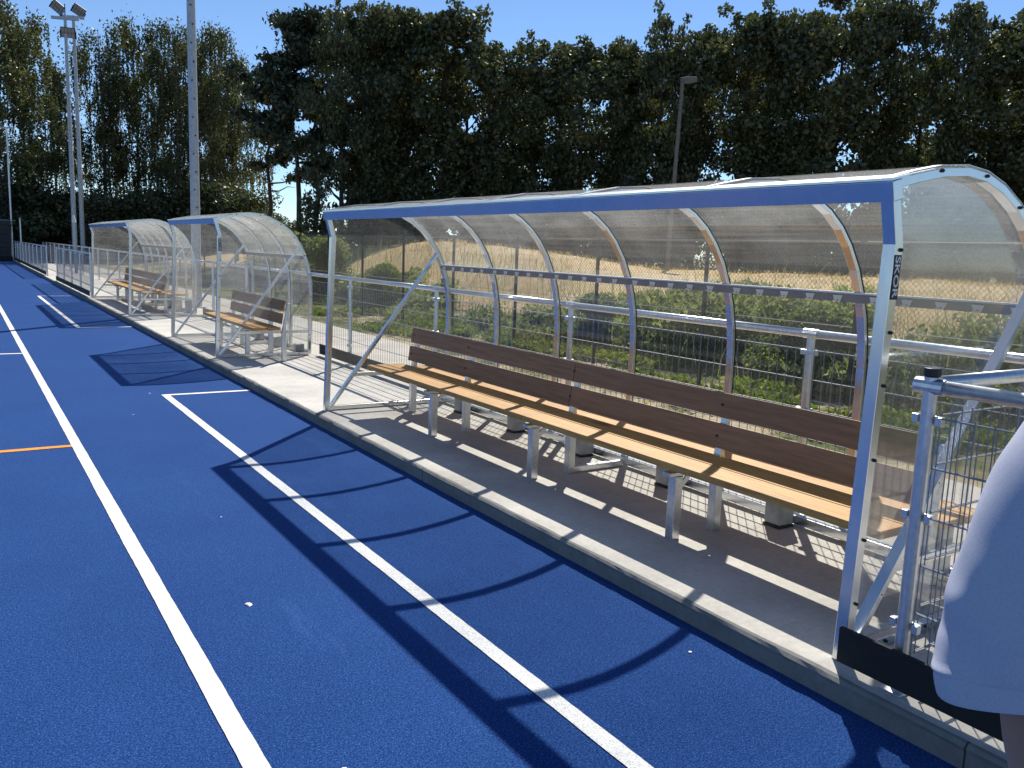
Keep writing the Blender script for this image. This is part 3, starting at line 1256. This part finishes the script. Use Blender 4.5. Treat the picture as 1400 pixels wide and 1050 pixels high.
xa, ya = scatter(190000, 8.2, 13.2, -2, 17, weed_d)
xb, yb = scatter(80000, 8.2, 12.8, 17, 36, weed_d)
V1, F1 = leaf_mass(xa, ya, weed_top, .058, None, '')
V2, F2 = leaf_mass(xb, yb, weed_top, .10, None, '')
o = link_mesh('weeds', fast_mesh('weeds', np.concatenate([V1, V2]), np.concatenate([F1, F2 + len(V1)]), MT['weed']))
tag(o, 'dense grey-green weeds growing along the chain-link fence', 'weeds', kind='stuff')
x, y = scatter(30000, 8.3, 13.5, -2, 36, lambda x, y: .08 + .92 * weed_d(x, y))
o = blades('weed_stalks', np.stack([x, y, topz(x, y) - .02], -1), (weed_top(x, y) + .12) * rng.uniform(.6, 1.35, len(x)), np.full(len(x), .016), MT['weed'], .45)
tag(o, 'thin stalks and seed heads standing out of the grey-green weeds', 'weed stalks', kind='stuff')
x, y = scatter(120000, 6.5, 9.6, -2, 24, lambda x, y: patch(x, y, .8, -.03, 2.0) * sstep(6.5, 7.2, x))
V1, F1 = leaf_mass(x, y, lambda x, y: .05 + .13 * patch(x, y, 1.4, -.2, 8.0), .045, None, '')
o = link_mesh('ground_cover', fast_mesh('ground_cover', V1, F1, MT['grass']))
tag(o, 'bright yellow-green low plants in patches on the sandy verge', 'low plants', kind='stuff')
# dry tufts on the mound
x, y = scatter(60000, 10.5, 34, -4, 50, lambda x, y: .15 + .85 * patch(x, y, .35, 0, 12.0))
o = blades('dry_grass', np.stack([x, y, mound_h(x, y) - .03], -1), rng.uniform(.05, .22, len(x)), np.full(len(x), .018), MT['dry'], 1.0)
tag(o, 'dry straw-coloured tufts scattered over the tan mound', 'dry grass', kind='stuff')


def crown_mesh(name, clusters, per, crad, size, mat, **k):
    C = []
    for (cx, cy, cz, r) in clusters:
        m = int(per * r * r)
        p = rng.normal(size=(m, 3))
        p /= np.linalg.norm(p, axis=1)[:, None]
        p *= (rng.uniform(0, 1, m) ** .45)[:, None] * crad * r
        p[:, 2] *= .72
        C.append(p + np.array([cx, cy, cz]))
    C = np.concatenate(C)
    V, F = leaf_quads(C, np.full(len(C), size), **k)
    return fast_mesh(name, V, F, mat)


def trunk_mesh(name, H, r, limbs, mat, wob=.25):
    b = MB()
    n = 7
    pts = [(wob * noise.noise((i * .7, H, 1)) * (i / n), wob * noise.noise((i * .7, H, 5)) * (i / n), H * i / n) for i in range(n + 1)]
    b.limb(pts, [r * (1.25 if i == 0 else 1) * (1 - .85 * i / n) for i in range(n + 1)], 9)
    for (z, az, ln, rise) in limbs:
        k = z / H * n
        i = int(k)
        p = Vector(pts[i]).lerp(Vector(pts[min(i + 1, n)]), k - i)
        d = Vector((math.cos(az), math.sin(az), rise)).normalized()
        rr = r * (1 - .85 * z / H) * .55
        q = [p, p + d * ln * .35 + Vector((0, 0, -.03 * ln)), p + d * ln * .7 + Vector((0, 0, .04 * ln)), p + d * ln]
        b.limb(q, [rr, rr * .7, rr * .45, rr * .15], 6)
    o = b.build(name, mat, smooth=True)
    me = o.data
    bpy.data.objects.remove(o)
    return me


def oak_mesh(seed, H=14., W=7.5, low=.12, n=82, per=270, size=.165, gap=.0):
    rs = np.random.default_rng(seed)
    cl = []
    while len(cl) < n:
        u = rs.uniform(0, 1)
        z = low + (1 - low) * u
        prof = math.sin(math.pi * min(1, (.16 + .84 * u)) ** 1.0) ** .55 if u < .95 else .45
        prof = (.62 + .38 * math.sin(u * 5 + seed)) * prof if u < .55 else prof
        rad = W / 2 * prof * math.sqrt(rs.uniform(.05, 1))
        az = rs.uniform(0, 2 * math.pi)
        cl.append((rad * math.cos(az), rad * math.sin(az), z * H - .35, rs.uniform(.65, 1.25)))
    for k in range(9):   # ragged top tips
        az = rs.uniform(0, 2 * math.pi)
        rr = W * .36 * rs.uniform(.1, 1)
        cl.append((rr * math.cos(az), rr * math.sin(az), H * (1.0 - .05 * rs.uniform(0, 1)) + rs.uniform(-.6, .5), rs.uniform(.35, .6)))
    cm = crown_mesh('crown', cl, per, 1.0, size, MT['oak_leaf'])
    limbs = [(H * rs.uniform(.18, .8), rs.uniform(0, 6.28), rs.uniform(1.6, 3.4), rs.uniform(.3, 1.0)) for k in range(14)]
    tm = trunk_mesh('trunk', H * .93, .26, limbs, MT['bark'])
    return cm, tm


def birch_mesh(seed, H=18., W=8, n=84, per=230, size=.135, low=.1):
    rs = np.random.default_rng(seed)
    cl = []
    for k in range(n):
        u = rs.uniform(0, 1) ** .9
        prof = math.sin(math.pi * (.1 + .82 * u)) ** .7
        rad = W / 2 * prof * math.sqrt(rs.uniform(.02, 1))
        az = rs.uniform(0, 2 * math.pi)
        z = (low + (1 - low) * u) * H
        cl.append((rad * math.cos(az), rad * math.sin(az), z, rs.uniform(.55, 1.1)))
    C = []
    for (cx, cy, cz, r) in cl:
        m = int(per * r * r)
        p = rs.normal(size=(m, 3)) * np.array([.42, .42, .45]) * r
        C.append(p + np.array([cx, cy, cz]))
        # hanging strands
        for s in range(int(7 * r)):
            a, b2 = rs.normal(size=2) * .5 * r
            L = rs.uniform(.8, 2.2)
            m2 = int(L * 17)
            q = np.stack([np.full(m2, cx + a) + rs.normal(size=m2) * .05, np.full(m2, cy + b2) + rs.normal(size=m2) * .05, cz - np.linspace(0, L, m2)], -1)
            C.append(q)
    C = np.concatenate(C)
    C = C[C[:, 2] > .3]
    V, F = leaf_quads(C, np.full(len(C), size), droop=.6)
    cm = fast_mesh('crown', V, F, MT['birch_leaf'])
    limbs = [(H * rs.uniform(.15, .85), rs.uniform(0, 6.28), rs.uniform(1.4, 3.2), rs.uniform(.7, 1.6)) for k in range(18)]
    tm = trunk_mesh('trunk', H * .95, .20, limbs, MT['birch_bark'], .7)
    return cm, tm


def pine_mesh(seed, H=14., lean=1.0):
    rs = np.random.default_rng(seed)
    cl = []
    limbs = []
    for k in range(20):
        z = H * (.36 + .62 * (k / 20.)) + rs.uniform(-.4, .4)
        az = rs.uniform(0, 6.28)
        ln = rs.uniform(1.2, 3.4) * (1.15 - .6 * k / 20)
        if k < 5 and rs.uniform() < .45:
            limbs.append((z, az, ln, .15))       # bare dead limb
            continue
        limbs.append((z, az, ln, .2))
        for q in (.55, .8, 1.0):
            cl.append((ln * q * math.cos(az), ln * q * math.sin(az), z + .2 * ln * q + .1, rs.uniform(.5, .9)))
    for k in range(12):
        cl.append((rs.normal() * .8, rs.normal() * .8, H * rs.uniform(.82, 1.0), rs.uniform(.6, .9)))
    C = []
    for (cx, cy, cz, r) in cl:
        m = int(330 * r * r)
        p = rs.normal(size=(m, 3)) * np.array([.5, .5, .26]) * r
        C.append(p + np.array([cx, cy, cz]))
    C = np.concatenate(C)
    V, F = leaf_quads(C, np.full(len(C), .17), aspect=2.4)
    cm = fast_mesh('crown', V, F, MT['pine_leaf'])
    tm = trunk_mesh('trunk', H * .96, .21, limbs, MT['bark'], 1.4)
    return cm, tm


def bush_mesh(seed, H, W, n=26, per=160, size=.12, mat='bush_leaf'):
    rs = np.random.default_rng(seed)
    cl = []
    for k in range(n):
        u = rs.uniform(0, 1)
        rad = W / 2 * math.sqrt(rs.uniform(0, 1)) * math.cos(u * 1.25)
        az = rs.uniform(0, 6.28)
        cl.append((rad * math.cos(az), rad * math.sin(az), .15 + u * H * .9, rs.uniform(.55, 1.1)))
    cm = crown_mesh('foliage', cl, per, min(H, W) * .28, size, MT[mat])
    b = MB()
    for k in range(7):
        az = rs.uniform(0, 6.28)
        b.limb([(0, 0, -.1), (.2 * W * math.cos(az) * .5, .2 * W * math.sin(az) * .5, H * .35), (.3 * W * math.cos(az), .3 * W * math.sin(az), H * .75)], [.035, .025, .008], 5)
    o = b.build('stem', MT['bark'])
    me = o.data
    bpy.data.objects.remove(o)
    return cm, me


def px_az(px):
    """compass bearing of an image column near the horizon (from +Y toward +X), radians"""
    d = CR @ Vector((px - 700, 525 - (345 + .036 * (px - 700)), -1160))
    return math.atan2(d.x, d.y)


def bearing(px, top, dist):
    """bearing of an image column and the height that a thing at that distance reaches at image row top"""
    d = CR @ Vector((px - 700, 525 - top, -1160))
    return math.atan2(d.x, d.y), CAMH + dist * d.z / math.hypot(d.x, d.y)


def mesh_height(me):
    co = np.empty(len(me.vertices) * 3, dtype=np.float32)
    me.vertices.foreach_get('co', co)
    return float(np.percentile(co[2::3], 99.6))


def plant(name, meshes, az, dist, H, label, cat, group, names=('crown', 'trunk'), rot=None, wide=1.0, z=None, top=None):
    X, Y = dist * math.sin(az), dist * math.cos(az)
    zz = float(topz(np.array([X]), np.array([Y]))[0]) if z is None else z
    if top is not None:
        H = top - zz
    root = empty(name, (X, Y, zz - .05), rng.uniform(0, 6.28) if rot is None else rot)
    s = H / mesh_height(meshes[0])
    root.scale = (wide, wide, s) if top is not None else (s * wide, s * wide, s)
    tag(root, label, cat, group)
    for nm, me in zip(names, meshes):
        link_mesh(nm, me, root)
    return root


OAKS = [oak_mesh(1), oak_mesh(2, n=72, low=.16), oak_mesh(3, W=8.2, n=92), oak_mesh(4, W=6.6, n=62, low=.22)]
BIRCH = [birch_mesh(21), birch_mesh(22, n=66), birch_mesh(23, n=105, W=9)]
PINES = [pine_mesh(31), pine_mesh(33)]
BUSH = [bush_mesh(41, 1.9, 2.6, 26, 520, .065), bush_mesh(42, 3.2, 4.0, 34, 420, .095, 'oak_leaf'), bush_mesh(43, 2.6, 3.6, 30, 420, .09, 'birch_leaf')]

GT = 'tall dark trees beyond the mound'
# (image column, distance, height, which mesh, width factor, label)
front = [
    (468, 10, 44, 0, .58, 'dark broad tree at the left end of the dark row, right of the sky gap'),
    (512, 6, 45, 2, .70, 'tall dark tree whose narrow tip stands highest near the left end'),
    (560, 18, 46, 1, .80, 'dark tree third from the left end of the dark row'),
    (612, 14, 45, 3, .95, 'dark rounded tree before the dip in the skyline, left of it'),
    (672, 60, 45, 1, .75, 'lower dark tree at the left side of the dip in the skyline'),
    (735, 56, 46, 0, .78, 'dark tree in the skyline dip with sky showing through its upper crown'),
    (800, 53, 45, 3, .85, 'dark slim tree in the middle of the skyline dip'),
    (850, 60, 46, 2, .62, 'dark tree at the right side of the skyline dip'),
    (910, 22, 45, 0, .62, 'dark tree just left of the thin lamp pole'),
    (965, 40, 46, 1, .70, 'dark tree just right of the thin lamp pole'),
    (1030, 14, 45, 3, .8, 'dark tree left of the highest crown on the right'),
    (1085, 24, 45, 2, .65, 'dark tree leaning against the highest crown from the left'),
    (1160, -12, 44, 0, .9, 'highest dark crown of the row, reaching the top edge of the picture'),
    (1232, -10, 45, 2, .60, 'dark tree touching the top edge, right of the highest crown'),
    (1318, 8, 44, 1, .58, 'open dark tree above the curved end of the nearest shelter'),
    (1376, 28, 45, 3, .9, 'dark tree with wide branches at the right edge of the picture'),
    (1450, 40, 44, 0, .9, 'dark tree cut by the right edge of the picture'),
    (1540, 20, 44, 2, .9, 'dark tree just outside the right edge of the picture'),
]
for px, tp, d, k, w, lab in front:
    az, zt = bearing(px, tp, d)
    plant('dark_tree', OAKS[k], az, d, 0, lab, 'tree', GT, wide=w, top=zt)
# second row fills between them, partly seen through the gaps
back = [(505, 30, 51), (540, 30, 52), (640, 70, 51), (705, 100, 52), (770, 95, 51), (880, 75, 52), (940, 62, 51), (1060, 45, 52), (1120, 25, 51), (1268, 75, 52), (1410, 60, 51)]
BL = ['between the two leftmost dark trees', 'behind the third dark tree from the left', 'behind the left shoulder of the skyline dip', 'behind the deepest point of the skyline dip',
      'behind the slim tree of the skyline dip', 'behind the tree left of the lamp pole', 'right behind the thin lamp pole', 'behind the tree left of the highest crown',
      'just left behind the highest crown', 'behind the open tree at the right', 'behind the wide-branched tree at the right edge']
for i, ((px, tp, d), lab) in enumerate(zip(back, BL)):
    az, zt = bearing(px, tp, d)
    plant('dark_tree', OAKS[(i * 3 + 1) % 4], az, d, 0, 'second-row dark tree ' + lab, 'tree', 'dark trees of the second row', wide=.8, top=zt)
# pines at the sky gap
for px, tp, d, k, w, lab in [(408, 18, 46, 0, .8, 'slender bent pine in the bright sky gap, bare lower branches'), (432, 30, 49, 1, .8, 'straighter pine at the right edge of the sky gap'),
                             (366, 92, 52, 1, .75, 'low dark pine at the left edge of the sky gap')]:
    az, zt = bearing(px, tp, d)
    plant('pine_tree', PINES[k], az, d, 0, lab, 'pine tree', 'pines at the sky gap', wide=w, top=zt)

GB = 'lighter birches beyond the far end of the pitch'
bl = [
    (-25, -10, 66, 2, .95, 'birch cut by the left edge of the picture, behind the ball-stop net'),
    (24, 22, 70, 0, .80, 'tall drooping birch left of the far masts'),
    (70, 88, 76, 1, .75, 'lower birch right behind the two far masts'),
    (135, 38, 72, 1, .85, 'loose airy birch right of the two far masts'),
    (182, 30, 74, 0, .80, 'airy birch with sky showing through, left of the near tall mast'),
    (240, 36, 70, 2, .72, 'dense birch just left behind the near tall mast'),
    (292, 40, 71, 2, .78, 'yellow-green dense birch just right of the near tall mast'),
    (322, 90, 76, 1, .75, 'thin birch at the right end of the birch group'),
    (264, 55, 80, 0, .9, 'birch of the second line hidden behind the near tall mast'),
]
for px, tp, d, k, w, lab in bl:
    az, zt = bearing(px, tp, d)
    plant('birch_tree', BIRCH[k], az, d, 0, lab, 'birch', GB, wide=w, z=0, top=zt)

# understorey
ul = [
    (-10, 66, 4.5, 2, 'olive bush behind the ball-stop net at the left edge'), (30, 67, 5.2, 2, 'olive bush right behind the end of the far railing'),
    (62, 68, 4.6, 1, 'dark bush left of the far masts'), (88, 70, 4.8, 2, 'olive bush at the foot of the far masts'), (130, 66, 4.4, 1, 'dark bush right of the far masts'), (160, 68, 4.6, 1, 'dark bush behind the farthest shelter roof'),
    (195, 66, 4.6, 1, 'dark bush behind the gap between the two farther shelters'), (228, 67, 5.0, 1, 'dark bush left of the near tall mast'), (262, 66, 5.0, 2, 'olive bush behind the near tall mast'),
    (300, 66, 4.8, 1, 'dark bush above the roof of the middle shelter'), (335, 64, 4.4, 1, 'dark bush at the foot of the thin birch'), (365, 60, 2.9, 1, 'dark bush below the left edge of the sky gap'),
    (403, 56, 2.3, 1, 'small dark bush at the foot of the bent pine'), (545, 50, 4.0, 1, 'bush under the third dark tree'), (640, 50, 4.2, 2, 'olive bush in the opening between dark trunks'),
    (720, 50, 4.0, 1, 'bush under the skyline dip'), (800, 50, 4.2, 1, 'bush under the slim dark tree'), (880, 50, 4.2, 2, 'olive bush left of the lamp pole foot'), (1000, 50, 4.4, 1, 'bush right of the lamp pole foot'),
    (1120, 50, 4.4, 1, 'bush under the highest crown'), (1240, 50, 4.4, 1, 'bush behind the near end of the nearest shelter roof'), (1350, 50, 4.4, 1, 'bush at the right edge behind the curved shelter end'),
]
for px, d, H, k, lab in ul:
    plant('bush', BUSH[k], px_az(px), d, H, lab, 'bush', 'bushes under the trees', ('foliage', 'stem'), wide=1.15)
# bushes near the chain-link fence
for (X, Y, H, w, lab) in [(9.3, 24.6, 1.9, .9, 'bright green bush at the fence just left of the nearest shelter'), (9.0, 20.2, 1.25, .95, 'green bush at the fence seen through the far end of the nearest shelter'),
                          (9.2, 11.6, 1.0, 1.0, 'low green bush behind the fence, middle of the nearest shelter'), (9.4, 7.3, 1.1, 1.2, 'low green bush behind the fence, right half of the nearest shelter'),
                          (10.2, 30.5, 2.0, 1.2, 'green bush at the fence seen through the middle shelter'), (9.4, 4.6, .95, 1.1, 'low green bush behind the fence near the right front post'),
                          (13.0, 11.5, .8, 1.3, 'single green bush up on the tan mound')]:
    root = plant('bush', BUSH[0], math.atan2(X, Y), math.hypot(X, Y), H, lab, 'bush', 'green bushes along the chain-link fence', ('foliage', 'stem'), wide=w)

# old wooden rails under the trees
for (px, d, ln, lab) in [(400, 42, 5., 'old brown wooden rail fence under the pines, left of the nearest shelter'), (490, 43, 6., 'old wooden rail fence under the dark trees behind the nearest shelter')]:
    az = px_az(px)
    X, Y = d * math.sin(az), d * math.cos(az)
    root = empty('wooden_rail_fence', (X, Y, float(topz(np.array([X]), np.array([Y]))[0])), -az)
    tag(root, lab, 'rail fence', 'old rail fences under the trees')
    for k in range(4):
        MB().box((-ln / 2 + k * ln / 3 - .07, -.07, -.1), (-ln / 2 + k * ln / 3 + .07, .07, 1.35)).build('post', MT['rail_wood'], root)
    for z in (.55, 1.1):
        MB().box((-ln / 2 - .3, -.13, z), (ln / 2 + .3, -.075, z + .16)).build('rail', MT['rail_wood'], root)


# ------------------------------------------------------------------ the person at the right edge
def skin_body(name, verts, edges, radii, mat, parent, root_i=0, sub=2):
    me = bpy.data.meshes.new(name)
    me.from_pydata(verts, edges, [])
    o = bpy.data.objects.new(name, me)
    COL.objects.link(o)
    o.parent = parent
    md = o.modifiers.new('skin', 'SKIN')
    md.use_smooth_shade = True
    md.branch_smoothing = .6
    for i, r_ in enumerate(radii):
        sv = me.skin_vertices[0].data[i]
        sv.radius = r_ if isinstance(r_, tuple) else (r_, r_)
        sv.use_root = (i == root_i)
    s = o.modifiers.new('sub', 'SUBSURF')
    s.levels = sub
    s.render_levels = sub
    me.materials.append(mat)
    return o


# local frame: origin at the feet centre, +x = person's right, +y = facing
PX, PY = 1.17, .285
prot = math.atan2(-.541, .840)      # faces the same way as the camera
person = empty('person', (PX, PY, TZ), prot)
tag(person, 'person in a loose white T-shirt at the right edge, left sleeve in view', 'person')


def to_local(w):
    d = Vector(w) - Vector((PX, PY, TZ))
    return Matrix.Rotation(-prot, 3, 'Z') @ d


LS = to_local((1.005, .405, 1.465)); LE = to_local((.965, .368, 1.035)); LA = to_local((.932, .388, 1.165))
LW = LE + Vector((.03, .06, -.25))
RSh = Vector((.20, -.01, 1.56)); RE = Vector((.27, -.03, 1.25)); RW = Vector((.25, .10, 1.02))
V = [(0, 0, .98), (0, -.01, 1.15), (0, -.01, 1.38), (0, -.02, 1.54), (0, 0, 1.63), (0, .02, 1.72), (0, .02, 1.82)]
rad = [(.15, .10), (.13, .09), (.16, .10), (.10, .07), .052, (.072, .085), (.062, .075)]
E = [(i, i + 1) for i in range(6)]


def chain(start, pts, rr):
    prev = start
    for p, r_ in zip(pts, rr):
        V.append(tuple(p)); rad.append(r_)
        E.append((prev, len(V) - 1))
        prev = len(V) - 1
    return prev


lw = chain(3, [LS + Vector((.02, 0, -.01)), LA, LE, LW], [.055, .047, .040, .028])
rw = chain(3, [RSh, (RSh + RE) / 2, RE, RW], [.055, .047, .040, .028])
for sx in (-1, 1):
    chain(0, [(sx * .10, 0, .88), (sx * .11, .01, .50), (sx * .11, -.03, .12), (sx * .115, -.05, .05), (sx * .125, .12, .03)], [.085, .058, .040, .038, .032])
# hands: palm and five fingers
for w, el in ((lw, LE), (rw, RE)):
    wv = Vector(V[w])
    d = (wv - Vector(el)).normalized()
    pal = chain(w, [wv + d * .055], [(.036, .018)])
    for k in range(4):
        q = wv + d * .07 + Vector((0, .028 - .019 * k, 0))
        ln = (.075, .085, .08, .06)[k]
        chain(pal, [q, q + d * ln * .5 + Vector((.006, 0, 0)), q + d * ln + Vector((.02, 0, 0))], [.010, .009, .008])
    chain(w, [wv + d * .03 + Vector((0, .032, 0)), wv + d * .075 + Vector((.008, .052, 0))], [.011, .009])
body = skin_body('body', V, E, rad, MT['skin'], person)
# face
for sx in (-1, 1):
    fb = MB(); fb.tube((sx * .032, .088, 1.765), (sx * .032, .100, 1.765), .012, 10)
    fb.build('eye', MT['lettering'], person, bevel=.003)
    eb = MB(); eb.limb([(sx * .072, .01, 1.735), (sx * .084, .005, 1.755), (sx * .080, .0, 1.785)], [.008, .014, .008], 8)
    eb.build('ear', MT['skin'], person, smooth=True)
MB().limb([(0, .098, 1.765), (0, .118, 1.735), (0, .100, 1.722)], [.008, .013, .010], 8).build('nose', MT['skin'], person, smooth=True)
MB().box((-.022, .094, 1.690), (.022, .102, 1.698)).build('mouth', MT['skin'], person, bevel=.003)
hb = MB()
rings = []
for k in range(7):
    t = k / 6
    zz = 1.72 + .175 * t
    rr = math.sqrt(max(.02, 1 - (t * .98) ** 2.4))
    rings.append([(.088 * rr * math.cos(a), -.012 + .105 * rr * math.sin(a) - (.03 if t < .35 else 0), zz) for a in np.linspace(math.pi * (-1.12 if t < .5 else -1.3), math.pi * (.12 if t < .5 else .3), 14)])
hb.loft(rings, closed=False, caps=False)
ho = hb.build('hair', MT['hair'], person, smooth=True)
sm = ho.modifiers.new('solid', 'SOLIDIFY'); sm.thickness = .012


def ring(c, ax, rx, ry, n=36, fold=0.0, ph=0.0, side=None, flare=0.0):
    ax = Vector(ax).normalized()
    u = Vector((1, 0, 0)) if side is None else Vector(side)
    u = (u - ax * u.dot(ax)).normalized()
    w = ax.cross(u)
    out = []
    for i in range(n):
        t = 2 * math.pi * i / n
        p0 = Vector(c) + u * (rx * math.cos(t)) + w * (ry * math.sin(t))
        q = Vector((p0.x * 9, p0.y * 9, p0.z * 16))
        wr = math.cos(5 * noise.noise(q + Vector((3, 1, 4)))) - .3           # soft creases
        k = 1 + fold * (.45 * math.sin(3 * t + ph) + .3 * math.sin(5 * t + ph * 1.7) + 1.0 * wr) + flare * max(0, math.cos(t)) ** 6
        out.append(Vector(c) + u * (rx * k * math.cos(t)) + w * (ry * k * math.sin(t)) + Vector((0, 0, .25 * flare * max(0, math.cos(t)) * rx)))
    return out


# shirt: torso and sleeves, one mesh
sb = MB()
tor = [(.86, .185, .135, .05), (1.0, .18, .13, .04), (1.18, .18, .13, .03), (1.36, .195, .135, .02), (1.48, .195, .12, .015), (1.545, .15, .10, .0), (1.575, .085, .085, 0)]
sb.loft([ring((0, -.005, z), (0, 0, 1), rx, ry, 36, f, z * 6) for z, rx, ry, f in tor], caps=False)


def sleeve(cs, side):
    rings = []
    n = len(cs)
    for i, (c, rx, ry, f, tl) in enumerate(cs):
        a = cs[max(i - 1, 0)][0]; b = cs[min(i + 1, n - 1)][0]
        rings.append(ring(c, Vector(b) - Vector(a), rx, ry, 56, f, i * .2, side, tl))
    # stitched hem, then the cloth turns inwards
    c, rx, ry, f, tl = cs[-1]
    a = Vector(cs[-2][0]); d = (Vector(c) - a).normalized()
    for (dd, k) in ((.002, .965), (.004, 1.0), (.026, 1.01), (.0275, 1.0), (.0285, .975), (.022, .93), (-.05, .72)):
        rings.append(ring(Vector(c) + d * dd, d, rx * k, ry * k, 56, f, (n - 1) * .2, side, tl))
    sb.loft(rings, caps=False)


TL = to_local
key = [((1.085, .362, 1.500), .070, .085, 0, 0), ((1.04, .390, 1.470), .073, .082, .0, 0), ((1.015, .400, 1.43), .076, .085, .012, 0), ((.992, .406, 1.385), .081, .09, .02, 0),
       ((.972, .406, 1.335), .088, .094, .03, 0), ((.957, .404, 1.285), .096, .090, .046, 0), ((.947, .401, 1.245), .102, .082, .055, 0), ((.945, .398, 1.222), .104, .074, .055, .04), ((.946, .396, 1.209), .104, .068, .055, .12)]
lsl = []
for a_, b_ in zip(key[:-1], key[1:]):
    for q in range(4):
        t_ = q / 4
        lsl.append((TL(Vector(a_[0]).lerp(Vector(b_[0]), t_)),) + tuple(x_ + (y_ - x_) * t_ for x_, y_ in zip(a_[1:], b_[1:])))
lsl.append((TL(Vector(key[-1][0])),) + key[-1][1:])
sleeve(lsl, (-1, 0, 0))
rsl = [(Vector((.10, -.01, 1.56)), .07, .09, 0, 0), (Vector((.19, -.01, 1.545)), .075, .085, .01, 0), (Vector((.235, -.015, 1.45)), .085, .09, .02, 0), (Vector((.255, -.02, 1.36)), .09, .092, .03, 0), (Vector((.265, -.02, 1.28)), .09, .092, .04, 0)]
sleeve(rsl, (1, 0, 0))
so = sb.build('t_shirt', MT['shirt'], person, smooth=True)
sd = so.modifiers.new('sub', 'SUBSURF'); sd.levels = 1; sd.render_levels = 1
# trousers and shoes
tb = MB()
tb.loft([ring((0, 0, z), (0, 0, 1), rx, ry, 28, .02, z * 5) for z, rx, ry in ((.80, .175, .12), (.90, .175, .125), (1.0, .165, .115))], caps=False)
for sx in (-1, 1):
    tb.loft([ring((sx * cx, cy, z), (0, 0, 1), r_, r_, 24, .03, z * 7) for cx, cy, z, r_ in ((.09, 0, .86, .095), (.105, .005, .65, .085), (.11, .01, .48, .075), (.11, -.02, .25, .07), (.112, -.03, .09, .07))], caps=False)
tb.build('trousers', MT['denim'], person, smooth=True)
for sx in (-1, 1):
    h2 = MB()
    h2.loft([[(sx * .118 + a * w_, yy, zz * hh_) for a, zz in ((-1, 0), (1, 0), (1, .6), (.5, 1), (-.5, 1), (-1, .6))] for yy, w_, hh_ in ((-.11, .03, .07), (-.06, .042, .10), (.04, .045, .085), (.12, .048, .06), (.18, .032, .045))])
    h2.build('shoe', MT['black_plastic'], person, bevel=.008)
